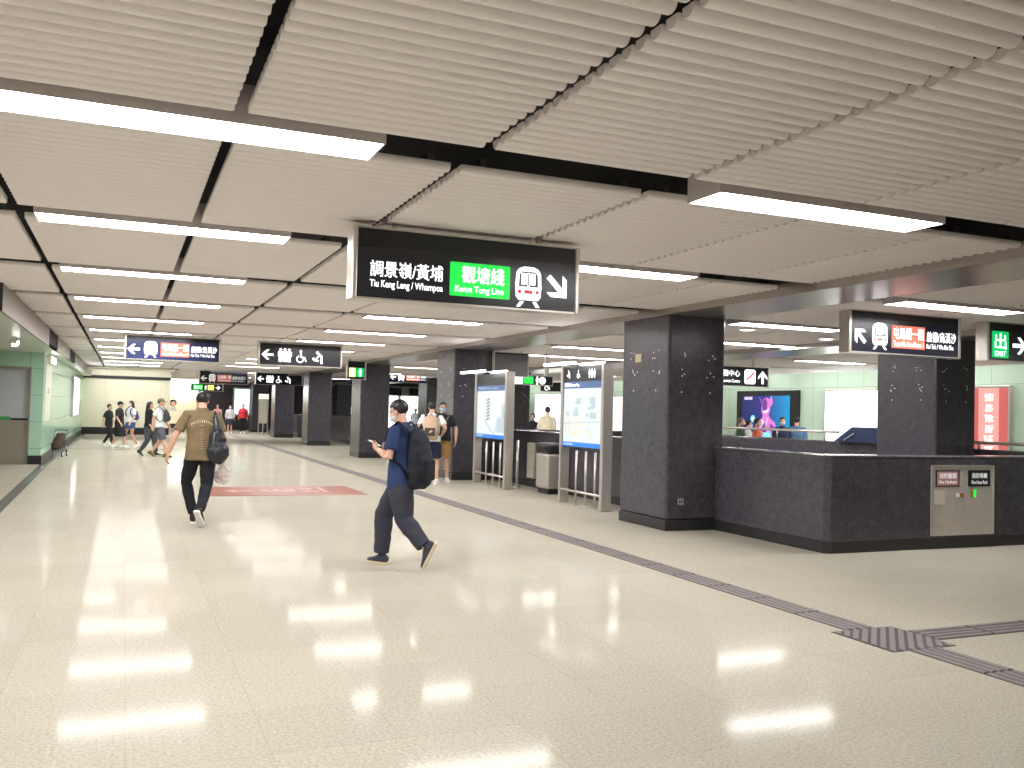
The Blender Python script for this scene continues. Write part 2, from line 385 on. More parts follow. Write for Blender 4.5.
def tube_panel(x0, x1, y0, y1, z, pitch=0.1135, seg=8):
    mb = MB(); n = int((y1 - y0) / pitch); p = (y1 - y0) / n; r = p * 0.395
    for i in range(n):
        yc = y0 + p * (i + 0.5)
        prof = [(yc - r * .97, z + r * 1.2)] + [(yc - r * math.cos(PI * k / seg), z + r - r * math.sin(PI * k / seg)) for k in range(seg + 1)] + [(yc + r * .97, z + r * 1.2)]
        m = len(prof); ch = r * 0.25
        rings = [(x0, 0.88), (x0 + ch * .35, 0.96), (x0 + ch, 1.0), (x1 - ch, 1.0), (x1 - ch * .35, 0.96), (x1, 0.88)]
        vs = []
        for x, s in rings:
            for (y, zz) in prof: vs.append((x, yc + (y - yc) * s, z + r + (zz - z - r) * s if zz < z + r else zz))
        fs = [(a * m + k, a * m + k + 1, (a + 1) * m + k + 1, (a + 1) * m + k) for a in range(len(rings) - 1) for k in range(m - 1)]
        mb.add(vs, fs, 0, True)
        o = len(mb.v) - len(vs)
        mb.f.append(tuple(o + k for k in range(m))); mb.m.append(0); mb.smooth.append(False)
        mb.f.append(tuple(o + (len(rings) - 1) * m + k for k in range(m))[::-1]); mb.m.append(0); mb.smooth.append(False)
    # the carrier rail the tubes clip to
    mb.box(x0 + .12, x0 + .16, y0, y1, z + r * 1.2, z + r * 1.2 + .05, 1); mb.box(x1 - .16, x1 - .12, y0, y1, z + r * 1.2, z + r * 1.2 + .05, 1)
    return mb

cols = [(-2.24, -0.885), (-0.815, 0.465), (0.535, 1.835), (1.905, 3.22), (3.28, 4.65), (4.675, 6.015), (6.035, 6.95)]
PY = 3.12 - 0.50
for ci, (x0, x1) in enumerate(cols):
    me = None
    for k in range(-2, 12):
        xa = x0
        if ci == 0 and k >= 3: xa = -1.49
        if ci == 0 and k == 3: me = None
        if me is None: me = tube_panel(xa, x1, 0.0, PY, 0.0).mesh('slat_panel', [M_TUBE, M_VOID])
        o = obj('slat_panel', me, None, ceiling); o.location = (0, YK(k) + 0.27, CZ)
# tubes over the stair side, and behind the camera: past the hundred
b = MB()
def more(x0, x1, y0, y1, z):
    t = tube_panel(x0, x1, y0, y1, z, seg=6); b.add(t.v, t.f, 0, True)
for k in range(-1, 12):
    more(8.06, 10.05, YK(k) + .27, YK(k) + .27 + PY, 3.05); more(10.08, 12.05, YK(k) + .27, YK(k) + .27 + PY, 3.05)
    more(13.45, 16.9, YK(k) + .27, YK(k) + .27 + PY, 3.05); more(16.95, 19.6, YK(k) + .27, YK(k) + .27 + PY, 3.05)
for k in range(-2, 3): more(-5.0, -2.28, YK(k) + .27, YK(k) + .27 + PY, CZ)
for k in range(12, 18):
    more(2.2, 6.95, YK(k) + .27, YK(k) + .27 + PY, CZ)
o = obj('slat_field', b, M_TUBE, ceiling); o['kind'] = 'stuff'

# flat metal strips that carry the pillar line
b = MB(); b.box(6.97, 8.0, -6, YEND, 3.02, 3.06); b.box(6.955, 6.975, -6, YEND, 3.02, 3.16); b.box(7.98, 8.0, -6, YEND, 3.02, 3.12)
struct('trim_1', b, M_STRIP)
b = MB(); b.box(12.1, 13.4, -6, YEND, 2.97, 3.02); b.box(12.08, 12.1, -6, YEND, 2.97, 3.14); b.box(13.38, 13.4, -6, YEND, 2.97, 3.14)
struct('trim_2', b, M_STRIP)

# ------------------------------------------------------------------ walls
b = MB(); b.box(20.5, 20.8, -7, YEND, 0, 3.5); struct('wall_right', b, M_GREENR)
b = MB(); b.box(20.46, 20.5, -7, YEND, 0, 0.16); struct('baseboard_right', b, M_BLACKBASE)
# cream end wall on the left
b = MB(); b.box(-2.2, 2.1, 48.5, 48.8, 0.34, 3.5); struct('wall_back', b, M_CREAMW)
b = MB(); b.box(-2.0, 2.1, 48.46, 48.8, 0, 0.34); struct('baseboard_back', b, M_BLACKBASE)
b = MB(); b.box(-1.85, 2.1, 48.42, 48.5, 2.72, 2.86); struct('trim_3', b, M_BLACKBASE)
b = MB(); b.box(2.1, 2.13, 48.5, YEND, 0, 3.5); struct('wall_passage', b, M_CREAM)
# dark beam where the slats stop
b = MB(); b.box(-2.2, 6.9, 42.6, 43.0, 3.12, 3.5); struct('trim_4', b, M_VOID)
b = MB(); b.box(-2.2, 2.1, 43.4, 46.2, 3.08, 3.16); struct('trim_5', b, M_CREAM)
# granite end wall with openings
b = MB(); b.box(4.3, 9.5, YEND - 1, YEND - .6, 0, 3.5); b.box(9.5, 16.6, YEND - 1, YEND - .6, 0, 3.5); b.box(19.9, 20.5, YEND - 1, YEND - .6, 0, 3.5)
b.box(-9, 4.3, YEND, YEND + .3, 0, 3.5); b.box(16.6, 19.9, YEND, YEND + .3, 0, 3.5)
struct('wall_far', b, M_GRAN)
# wall behind the camera and the open hall to the left
b = MB(); b.box(-9, 22, -7.3, -7.0, 0, 3.5); struct('wall_front', b, M_CREAM)
b = MB(); b.box(-9.3, -9.0, -7, 26, 0, 3.5); struct('wall_outer', b, M_CREAM)
# left cross wall facing the hall, then the long wall down the passage
b = MB(); b.box(-9, -1.85, 25.3, 25.6, 2.35, 2.80); b.box(-2.14, -1.85, 25.3, 25.6, 0.22, 2.35); b.box(-9, -4.6, 25.3, 25.6, 0, 2.35)
struct('wall_bay', b, M_GREENX)
b = MB(); b.box(-2.1, -1.85, 25.6, 48.5, 0.22, 2.9); struct('wall_left', b, M_GREENL2)
b = MB(); b.box(-2.14, -1.83, 25.28, 25.62, 0, 0.22); b.box(-2.1, -1.83, 25.62, 48.5, 0, 0.22); struct('baseboard_left', b, M_BLACKBASE)
M_SOFF = mat('bay_soffit', rgb(205, 214, 200), 0.3)
b = MB(); b.box(-9, -1.52, 13.5, 25.3, 2.76, 2.80); b.box(-2.1, -1.52, 25.3, 48.5, 2.80, 2.84); struct('trim_6', b, M_SOFF)
b = MB(); b.box(-1.54, -1.5, 13.5, 21.5, 2.74, 3.2); b.box(-1.54, -1.5, 24.2, 29.5, 2.78, 3.2); b.box(-1.54, -1.5, 32.5, 48.5, 2.80, 3.2); struct('trim_7', b, M_FASCIA)
b = MB(); b.box(-1.56, -1.52, 21.5, 24.2, 2.76, 3.2); b.box(-1.56, -1.52, 29.5, 32.5, 2.8, 3.2); b.box(-9, -1.5, 13.46, 13.5, 2.74, 3.4); struct('trim_8', b, M_VOID)
# dark stone borders in the floor
b = MB(); b.prism([(-1.62, 8), (-1.46, 8), (-1.66, 25.2), (-1.85, 25.2)], 'z', 0.0, 0.004)
b.prism([(-1.85, 25.2), (-1.66, 25.2), (-1.66, 48.4), (-1.85, 48.4)], 'z', 0.0, 0.004)
b.prism([(-1.66, 33.3), (2.1, 33.3), (2.1, 33.45), (-1.66, 33.45)], 'z', 0.0, 0.004)
struct('trim_9', b, M_DARKSTONE)

# ------------------------------------------------------------------ ceiling lamps
def lamp_proto(w, name='ceiling_lamp'):
    t = thing(name, '', 'lamp')
    h = MB(); d = 0.19; H = 0.20
    h.box(-w / 2, w / 2, -d, -d + .012, 0, H); h.box(-w / 2, w / 2, d - .012, d, 0, H)
    h.box(-w / 2, -w / 2 + .012, -d + .012, d - .012, 0, H); h.box(w / 2 - .012, w / 2, -d + .012, d - .012, 0, H)
    h.box(-w / 2, w / 2, -d, d, H, H + .01)
    for s in (-1, 1):
        h.box(s * w * .35 - .02, s * w * .35 + .02, -.02, .02, H + .01, 0.36)
    obj('housing', h, M_HOUS, t)
    e = MB(); a = w / 2 - .012; i = a - .13; q = d - .012
    e.poly([(-i, -q, .03), (-i, q, .03), (i, q, .03), (i, -q, .03)])
    for s in (-1, 1):
        p = [(s * i, -q, .03), (s * i, q, .03), (s * a, q, .004), (s * a, -q, .004)]
        e.poly(p if s > 0 else p[::-1])
    obj('diffuser', e, M_DIFF, t)
    return t
LG = {'l': 'long lamps over the corridor', 'm': 'lamps between corridor and pillars', 'r': 'lamps over the stairwell'}
ordn = ['nearest', 'second', 'third', 'fourth', 'fifth', 'sixth', 'seventh', 'eighth', 'ninth', 'tenth', 'eleventh', 'twelfth', 'thirteenth', 'fourteenth', 'fifteenth', 'sixteenth', 'seventeenth', 'eighteenth']
proto = lamp_proto(2.0); first = True
def lamp(x, y, z, label, g):
    global first
    if first:
        proto.location = (x, y, z); proto['label'] = label; proto['group'] = g; first = False
    else: dup(proto, (x, y, z), label, group=g)
for k in range(0, 12):
    lamp(0.29, YK(k), CZ - .03, '%s white strip lamp in the row over the left half of the corridor' % ordn[k], LG['l'])
for k in range(0, 11):
    lamp(4.53, YK(k), CZ - .03, '%s white strip lamp in the row between corridor and pillars' % ordn[k], LG['m'])
for k in (-2, -1):
    for x in (0.29,): lamp(x, YK(k), CZ - .03, 'white strip lamp overhead, out of the frame behind the viewer', 'lamps behind the viewer')
rl = [(9.45, YK(1), 'strip lamp over the granite parapet, above the two right-hand signs'), (9.45, YK(2), 'strip lamp just right of the near pillar top, the higher of two'),
      (9.45, YK(3), 'strip lamp behind the near pillar'), (11.3, YK(3) , 'strip lamp just right of the near pillar top, the lower of two'),
      (9.45, YK(4), 'strip lamp just left of the near pillar, above the right map board'), (9.45, YK(5), 'strip lamp above the gap between the two map boards'),
      (11.2, YK(5), 'lower strip lamp of the two above the right map board'), (9.45, YK(6), 'strip lamp above the left map board, beyond the grey hanging board'),
      (16.0, YK(4), 'strip lamp in front of the green wall, above the video screen'), (17.6, YK(6), 'far strip lamp near the green wall, behind the customer service sign'),
      (9.45, YK(8), 'strip lamp behind the second pillar'), (9.45, YK(10), 'strip lamp beyond the third pillar'), (16.0, YK(2), 'strip lamp beyond the boarded pillar on the stair side'),
      (16.0, YK(8), 'strip lamp far off along the green wall'), (16.0, YK(11), 'farthest strip lamp along the green wall'), (12.0, YK(12), 'far strip lamp between the pillar rows'), (9.45, YK(13), 'farthest strip lamp on the stair side'),
      (5.0, YK(14), 'farthest strip lamp over the corridor'), (16.0, YK(0), 'strip lamp on the stair side, out of the frame to the right')]
for x, y, l in rl: lamp(x, y, 3.02, l, LG['r'])
for k in (-2, -1, 0, 1, 2): lamp(-3.95, YK(k), CZ - .03, 'unseen strip lamp added over the open hall to the left, out of the frame', 'lamps left of the frame')  # carries the lamp grid on to the left, added to brighten the bay
for k in (12, 13, 14, 15, 16): lamp(4.53 if k < 15 else 5.0, YK(k) + .6, CZ - .03, 'far strip lamp added over the corridor, %s beyond the cream wall' % ordn[k - 12], LG['m'])  # row added to lift the dark background at the far end
# cove lamps along the green wall, plus hidden ones added to brighten the cream wall
def cove(label, loc, rz, L):
    t = thing('cove_lamp', label, 'lamp', loc, rz, 'cove lamps')
    h = MB(); h.box(-L / 2, L / 2, -.07, .07, .02, .08); obj('housing', h, M_HOUS, t)
    e = MB(); e.box(-L / 2 + .02, L / 2 - .02, -.05, .05, 0, .02); obj('diffuser', e, M_COVE, t)
for i, y in enumerate((10, 14, 18, 22, 26, 30, 34, 38, 42, 46)): cove('hidden lamp washing the far green wall with light, %s from the viewer' % ordn[i], (19.9, y, 3.2), PI / 2, 3.6)
for i, x in enumerate((-.9, 1.1)):
    for yy, nm in ((47.3, 'front'), (46.8, 'rear'), (46.5, 'third')): cove('hidden lamp added to brighten the cream end wall, %s half, %s row' % (('left', 'right')[i], nm), (x, yy, 3.3), 0, 1.9)
def downlight(x, y, z, label):
    t = thing('downlight', label, 'lamp', (x, y, z), group='round downlights')
    r = MB(); r.tube([(0, 0, 0), (0, 0, .06)], [.15, .15], 20); obj('trim_ring', r, M_WHITE, t)
    e = MB(); e.tube([(0, 0, -.006), (0, 0, 0)], [.11, .11], 20); obj('lens', e, glow('downlight_lens', (1, .98, .93, 1), 3.0), t)
downlight(-3.4, 17.0, 2.70, 'unseen round downlight added in the low soffit left of the frame'); downlight(-3.4, 21.5, 2.70, 'unseen round downlight added in the low soffit before the closed gate')  # both downlights are added to brighten the left bay
downlight(9.35, 12.2, 3.04, 'round white downlight right of the near pillar, below the upper strip lamp')
downlight(11.5, 12.75, 3.04, 'round white downlight left of the red-brown line sign')
downlight(8.75, 17.9, 3.04, 'round white downlight left of the near pillar, above the right map board')

# ------------------------------------------------------------------ pillars
def pillar(x, y, w, d, h, label, dots=None, plate=False, socket=False):
    t = thing('pillar', label, 'pillar', (x + w / 2, y + d / 2, 0), group='black granite pillars')
    s = MB(); s.box(-w / 2, w / 2, -d / 2, d / 2, 0.15, h); obj('shaft', s, M_GRAN, t, bevel=.04, seg=3)
    p = MB(); p.box(-w / 2 - .006, w / 2 + .006, -d / 2 - .006, d / 2 + .006, 0, 0.15); obj('plinth', p, M_PLINTH, t, bevel=.01)
    if dots:
        m = MB()
        rnd = random.Random(int(x * 7 + y))
        clusters = list(zip(dots, (4, 4, 1)))
        for z0, n in clusters:
            for c in (-.28, .25):
                for i in range(n):
                    u = c * d * .9 + rnd.uniform(-.11, .11) * (n > 1); z = z0 + rnd.uniform(-.06, .06) * (n > 1)
                    m.tube([(-w / 2 - .004, u, z), (-w / 2 + .002, u, z)], [.011, .011], 8)
                for i in range(n - 1 if n > 1 else 1):
                    u = c * w * .95 + rnd.uniform(-.08, .08) * (n > 1); z = z0 - .02 + rnd.uniform(-.06, .06) * (n > 1)
                    m.tube([(u, -d / 2 - .004, z), (u, -d / 2 + .002, z)], [.011, .011], 8)
        obj('fixing_dots', m, M_DOT, t)
    if plate:
        q = MB(); q.box(-w / 2 - .012, -w / 2, .08, .24, 2.38, 2.50); q.box(-w / 2 - .016, -w / 2 - .012, .155, .165, 2.39, 2.49); obj('brass_plate', q, M_BRASS, t, bevel=.004, label='small pale brass plate near the pillar top')
    if socket:
        q = MB(); q.box(-.28, -.19, -d / 2 - .012, -d / 2, .36, .45); q.box(-.262, -.242, -d / 2 - .014, -d / 2 - .011, .385, .425, 1); q.box(-.228, -.208, -d / 2 - .014, -d / 2 - .011, .385, .425, 1)
        obj('socket', q, [M_STEEL, M_BLACK], t, bevel=.003)
    return t
p1 = ['widest black granite pillar, nearest, with a small brass plate, joined to the parapet', 'black granite pillar behind the two standing men', 'black granite pillar behind the walking man with the phone',
      'fourth black granite pillar of the corridor row, right of the toilet signs', 'fifth black granite pillar of the corridor row, under the small toilet sign', 'sixth and farthest black granite pillar of the corridor row']
for k in range(6):
    pillar(6.97, 10.83 + 8.97 * k, .95, 1.28, 3.05 if k else 3.12, p1[k], dots=((2.48, 2.22, 1.96) if k == 0 else (2.55, 2.2, 1.95) if k == 1 else None), plate=(k == 0), socket=(k == 0))
p2 = ['black granite pillar rising behind the parapet under the red-brown line sign', None, 'black granite pillar between the two map boards, beyond the stairwell', 'grey-sided granite pillar behind the second pillar, in front of the lit shop', None, 'granite pillar seen between the third and fourth corridor pillars, far beyond']
for k in range(6):
    if p2[k]: pillar(12.05, 10.83 + 8.97 * k, .88, 1.28, 3.0, p2[k], dots=((2.50, 2.18, 1.97) if k in (0, 2) else None))

M_CAP = granite('polished_capping', rgb(84, 80, 82), 0.12)
# ------------------------------------------------------------------ parapets round the stairwells
def parapet(name_label, segs, cap_h=1.18, th=.28):
    """segs: list of plan rectangles"""
    x0 = sum(s[0] for s in segs) / len(segs); y0 = sum(s[2] for s in segs) / len(segs)
    t = thing('parapet', name_label, 'parapet', (x0, y0, 0), group='black granite parapets')
    a = MB(); c = MB(); p = MB()
    for X0, X1, Y0, Y1 in segs:
        a.box(X0 - x0, X1 - x0, Y0 - y0, Y1 - y0, .14, cap_h - .03)
        c.box(X0 - x0 - .004, X1 - x0 + .004, Y0 - y0 - .004, Y1 - y0 + .004, cap_h - .03, cap_h)
        p.box(X0 - x0 + .02, X1 - x0 - .02, Y0 - y0 + .02, Y1 - y0 - .02, 0, .14)
    obj('wall_body', a, M_GRAN, t, bevel=.012); obj('capping', c, M_CAP, t, bevel=.012); obj('plinth', p, M_PLINTH, t)
    return t
t = thing('parapet', 'near L-shaped black granite parapet holding the steel hose cabinet', 'parapet', (7.9, 8.7, 0), group='black granite parapets')
def ell_plan(i): return [(7.83 + i - 7.9, 8.55 + i - 8.7), (17.5 - 7.9, 8.55 + i - 8.7), (17.5 - 7.9, 8.85 - i - 8.7), (8.06 - i - 7.9, 8.85 - i - 8.7), (8.06 - i - 7.9, 10.81 - 8.7), (7.76 + i - 7.9, 10.81 - 8.7), (7.76 + i - 7.9, 8.62 + i - 8.7)]
q = MB(); q.prism(ell_plan(0), 'z', .14, 1.15); obj('wall_body', q, M_GRAN, t, bevel=.012)
q = MB(); q.prism(ell_plan(-.004), 'z', 1.15, 1.18); obj('capping', q, M_CAP, t, bevel=.012)
q = MB(); q.prism(ell_plan(.015), 'z', 0, .14); obj('plinth', q, M_PLINTH, t)
parapet('black granite parapet behind the two map boards, with the bin before it', [(8.1, 8.4, 12.15, 20.5)], 1.2)
parapet('black granite parapet on the far side of the stairwell, below the onlookers', [(13.2, 13.5, 8.9, 21.0), (8.4, 13.5, 20.5, 20.8)], 1.18)
parapet('distant granite parapet between the fourth and third corridor pillars', [(9.2, 9.5, 37, 47)], 1.2)
parapet('distant dark parapet left of the fourth corridor pillar', [(8.3, 8.6, 47.5, 54)], 1.2)
def rail(label, pts, z, posts, low):
    x0, y0 = pts[0]
    t = thing('handrail', label, 'handrail', (x0, y0, low), group='steel rails on the far parapet')
    r = MB(); r.tube([(x - x0, y - y0, z - low) for x, y in pts], [.028] * len(pts), 10); obj('rail', r, M_STEEL, t)
    q = None
    for x, y in posts:
        q = MB(); q.tube([(x - x0, y - y0, 0), (x - x0, y - y0, z - low)], [.02, .02], 8); obj('post', q, M_STEEL, t)
rail('slim steel handrail on the far parapet, in front of the onlookers', [(13.35, 20.9), (13.35, 14.4)], 1.36, [(13.35, y) for y in (20.8, 19.3, 17.8, 16.3, 14.8)], 1.18)
rail('short dark handrail on the far parapet, right of the boarded pillar', [(13.1, 11.0), (13.1, 9.0)], 1.29, [(13.1, 10.9)], 1.18)

# slanted navy hood standing on the far parapet
M_HOOD = mat('navy_hood', rgb(38, 52, 84), 0.35)
t = thing('stair_hood', 'slanted navy blue hood on the far parapet, left of the boarded pillar', 'hood', (13.3, 13.2, 1.18))
h = MB(); h.prism([(-1.1, 0), (1.05, 0), (.55, .30), (-1.1, .30)], 'x', -.25, .25); obj('cover', h, M_HOOD, t, bevel=.02)
h = MB(); h.tube([(-.28, .72, .03), (-.28, .45, .17)], [.012, .012], 6); obj('strut', h, M_STEEL, t)
# ------------------------------------------------------------------ hanging signs (faces look back along the corridor, towards -Y)
def sign(name, label, x0, x1, Y, z0, z1, header=0.0, body=M_SIGNK, depth=.2, frame=M_STEEL, hangers=True, cat='sign', group='hanging signs', fw_=.045, top=None):
    W = x1 - x0; t = thing(name, label, cat, ((x0 + x1) / 2, Y + depth / 2, z0), group=group)
    H = z1 - z0; d = depth / 2
    b_ = MB(); b_.box(-W / 2 + fw_, W / 2 - fw_, -d + .012, d - .012, .015, H - (header or .0)); obj('panel', b_, body, t)
    if header:
        b_ = MB(); b_.box(-W / 2 + fw_, W / 2 - fw_, -d + .016, d - .016, H - header, H - .01); obj('header', b_, M_SIGND, t)
    for s in (-1, 1):
        e = MB(); xx = s * (W / 2 - fw_ / 2); e.box(xx - fw_ / 2, xx + fw_ / 2, -d, d, -.005, H + .005); obj('end_frame', e, frame, t, bevel=.012)
    r = MB(); r.box(-W / 2 + fw_, W / 2 - fw_, -d + .004, d - .004, 0, .015); r.box(-W / 2 + fw_, W / 2 - fw_, -d + .004, d - .004, H - .012, H + .003); obj('edge_rail', r, frame, t)
    if hangers:
        tt = (top or 3.16) - z0
        for s in (-.32, .32):
            q = MB(); q.box(s * W - .02, s * W + .02, -.02, .02, H, max(H + .02, tt)); obj('hanger', q, frame, t)
    f = Face((-W / 2, -d + .012, 0), (1, 0, 0), (0, 0, 1))
    return t, f, W, H
def part(t, name, fn, mats):
    m = MB(); fn(m); return obj(name, m, mats, t)

# -- main sign: Kwun Tong line
t, f, W, H = sign('direction_sign', 'large charcoal sign with the green Kwun Tong Line box and a down-right arrow', 1.62, 3.64, 7.1, 2.47, 3.05, header=.15)
s = W / 2.0
part(t, 'destination_text', lambda m: (f.text(m, '調景嶺/黃埔', .148, .185, .76, .315, 0), f.text(m, 'Tiu Keng Leng / Whampoa', .148, .085, .76, .16, 0)), [M_LETTER])
part(t, 'line_box', lambda m: f.rect(m, .82, .08, 1.36, .362, 0, r=.012), [M_GREENL])
part(t, 'line_text', lambda m: (f.text(m, '觀塘綫', .925, .193, 1.305, .335, 0, n=.006, bold=.022), f.text(m, 'Kwun Tong Line', .867, .098, 1.30, .168, 0, n=.006)), [M_LETTER])
part(t, 'train_icon', lambda m: f.train(m, 1.41, .03, .245, .345), [M_LETTER, M_SIGNK, M_REDS])
part(t, 'arrow', lambda m: f.arrow(m, 1.81, .22, .25, math.radians(-45)), [M_LETTER])

def tuen_ma(t, f, W, H, ang, u, flip=False, bg=M_NAVY, LT=M_LETTER, RD=M_REDL):
    """arrow, train, red line box and destinations, u scales from a 2 m wide sign"""
    part(t, 'arrow', lambda m: f.arrow(m, .19 * u, .225 * u, .25 * u, ang), [LT])
    part(t, 'train_icon', lambda m: f.train(m, .40 * u, .055 * u, .27 * u, .355 * u), [LT, bg, M_REDS])
    part(t, 'line_box', lambda m: f.rect(m, .74 * u, .09 * u, 1.34 * u, .395 * u, 0), [RD])
    part(t, 'line_text', lambda m: (f.text(m, '屯馬綫一期', .77 * u, .21 * u, 1.31 * u, .37 * u, n=.006), f.text(m, 'Tuen Ma Line Phase 1', .77 * u, .115 * u, 1.31 * u, .185 * u, n=.006)), [LT])
    part(t, 'destination_text', lambda m: (f.text(m, '啟德/烏溪沙', 1.37 * u, .20 * u, 1.92 * u, .345 * u), f.text(m, 'Kai Tak / Wu Kai Sha', 1.37 * u, .11 * u, 1.87 * u, .175 * u)), [LT])
t, f, W, H = sign('direction_sign', 'navy sign with red-brown line box and up-left arrow, in front of the parapet pillar', 8.68, 10.69, 9.2, 2.50, 3.06, header=.10, body=M_NAVY)
tuen_ma(t, f, W, H, math.radians(135), 1.0)
t, f, W, H = sign('exit_sign', 'charcoal sign with a lit green EXIT square and right arrow at the right edge', 11.2, 13.0, 9.2, 2.50, 3.06, header=.10, body=M_SIGNK)
part(t, 'exit_square', lambda m: f.rect(m, .10, .05, .44, .43, 0, r=.02), [M_GREENE])
part(t, 'exit_text', lambda m: (f.text(m, '出', .155, .175, .385, .40, n=.006), f.text(m, 'EXIT', .16, .075, .38, .145, n=.006)), [M_LETTER])
part(t, 'arrow', lambda m: f.arrow(m, .66, .24, .28, 0), [M_LETTER])

t, f, W, H = sign('direction_sign', 'blue navy sign with red line box and left arrow, above the man in brown', -.04, 1.97, 21.4, 2.53, 3.06, header=.09, body=M_NAVYB)
tuen_ma(t, f, W, H, PI, 1.0, bg=M_NAVYB)
def toilets(t, f, u):
    part(t, 'arrow', lambda m: f.arrow(m, .22 * u, .25 * u, .27 * u, PI), [M_LETTER])
    part(t, 'toilet_icon', lambda m: [f.figure(m, (.52 + .10 * i) * u, .09 * u, .32 * u, skirt=(i == 1)) for i in range(3)], [M_LETTER])
    part(t, 'wheelchair_icon', lambda m: f.wheelchair(m, .86 * u, .08 * u, .31 * u), [M_LETTER])
    part(t, 'nursing_icon', lambda m: f.nursing(m, 1.27 * u, .08 * u, .30 * u), [M_LETTER])
t, f, W, H = sign('toilet_sign', 'nearer dark sign with left arrow, toilet, wheelchair and baby care symbols', 2.84, 4.83, 21.9, 2.55, 3.08, header=.09, body=M_SIGNK)
toilets(t, f, 1.0)
t, f, W, H = sign('toilet_sign', 'farther small dark blue sign with the same white toilet symbols, over the pillar row', 5.5, 7.65, 43.0, 2.56, 3.14, body=M_NAVY)
toilets(t, f, 1.05)
t, f, W, H = sign('direction_sign', 'far dim unlit sign with left arrow and red text, beyond the blue navy sign', 3.05, 5.2, 43.0, 2.52, 3.1, body=M_SIGNK)
tuen_ma(t, f, W, H, PI, 1.05, bg=M_SIGNK, LT=M_LETTERD, RD=M_REDD)
t, f, W, H = sign('direction_sign', 'far navy sign with left arrow and red line box, between second and third pillars', 10.4, 12.6, 38.0, 2.74, 3.26, body=M_NAVYB, top=3.3)
tuen_ma(t, f, W, H, PI, 1.05, bg=M_NAVYB)
t, f, W, H = sign('exit_sign', 'far small green and yellow lit sign above the head of the man in brown', 2.9, 4.4, 46.0, 2.22, 2.56, body=M_SIGNK, depth=.12, top=3.2)
part(t, 'exit_box', lambda m: f.rect(m, .10, .05, .55, .29, 0), [M_GREENL])
part(t, 'exit_text', lambda m: f.text(m, '出口', .16, .09, .49, .25, n=.006), [M_LETTER])
part(t, 'figure_icon', lambda m: f.figure(m, .68, .06, .22), [M_LETTER])
part(t, 'yellow_box', lambda m: f.rect(m, .78, .05, 1.06, .29, 0), [M_YELL])
part(t, 'arrow', lambda m: f.arrow(m, 1.25, .17, .22, 0), [M_LETTER])
t, f, W, H = sign('exit_sign', 'small green and yellow sign fixed beside the top of the third corridor pillar', 6.30, 6.92, 27.9, 2.48, 3.05, header=.14, body=M_NAVY, fw_=.05, depth=.12)
part(t, 'exit_box', lambda m: f.rect(m, .30, .08, .55, .36, 0), [M_GREENE])
part(t, 'yellow_box', lambda m: f.rect(m, .08, .08, .28, .36, 0), [M_YELL])
part(t, 'figure_icon', lambda m: (f.figure(m, .425, .10, .24, n=.006), f.figure(m, .18, .10, .24, n=.006)), [M_LETTER])
# customer service sign behind the near pillar
t, f, W, H = sign('service_sign', 'black sign for the customer service centre with an up arrow, right of the near pillar', 10.72, 12.86, 16.0, 2.27, 2.70, body=M_SIGND, depth=.12, fw_=.02, top=3.2)
part(t, 'service_text', lambda m: (f.text(m, '客務中心', .80, .21, 1.38, .35), f.text(m, 'Customer Service Centre', .60, .08, 1.38, .15)), [M_LETTER])
def tick(m):
    f.rect(m, 1.50, .06, 1.79, .37, 0, r=.05); f.line(m, 1.55, .14, 1.64, .22, .04, 1, n=.004); f.line(m, 1.64, .2, 1.75, .32, .04, 1, n=.0045)
part(t, 'service_icon', tick, [M_LETTER, M_REDS])
part(t, 'arrow', lambda m: f.arrow(m, 1.98, .21, .28, PI / 2), [M_LETTER])
# lift sign in the middle
t, f, W, H = sign('toilet_sign', 'small black sign with a white figure, hung left of the street map board', 11.1, 12.5, 24.0, 2.22, 2.5, body=M_SIGND, depth=.1, fw_=.015, top=3.1)
part(t, 'toilet_icon', lambda m: f.wheelchair(m, .12, .03, .23), [M_LETTER])
# grey hanging board with its back to us, and the green exit strip below
t, f, W, H = sign('hanging_board', 'blank grey board hung from the ceiling between the two map boards', 7.86, 8.76, 19.6, 2.42, 2.99, body=M_GREY, header=.05, depth=.1, fw_=.03, top=3.04)
t, f, W, H = sign('exit_sign', 'narrow white and green lit exit strip below the blank grey board', 8.60, 9.69, 20.2, 2.26, 2.50, body=M_SIGND, depth=.08, fw_=.02, top=3.05)
part(t, 'white_box', lambda m: (f.rect(m, .05, .03, .28, .115, 0), f.rect(m, .05, .13, .28, .21, 0)), [M_LETTER])
part(t, 'green_box', lambda m: f.rect(m, .31, .03, .56, .21, 0), [M_GREENL])
part(t, 'figure_icon', lambda m: (f.figure(m, .66, .02, .2), f.disc(m, .80, .12, .09)), [M_LETTER])

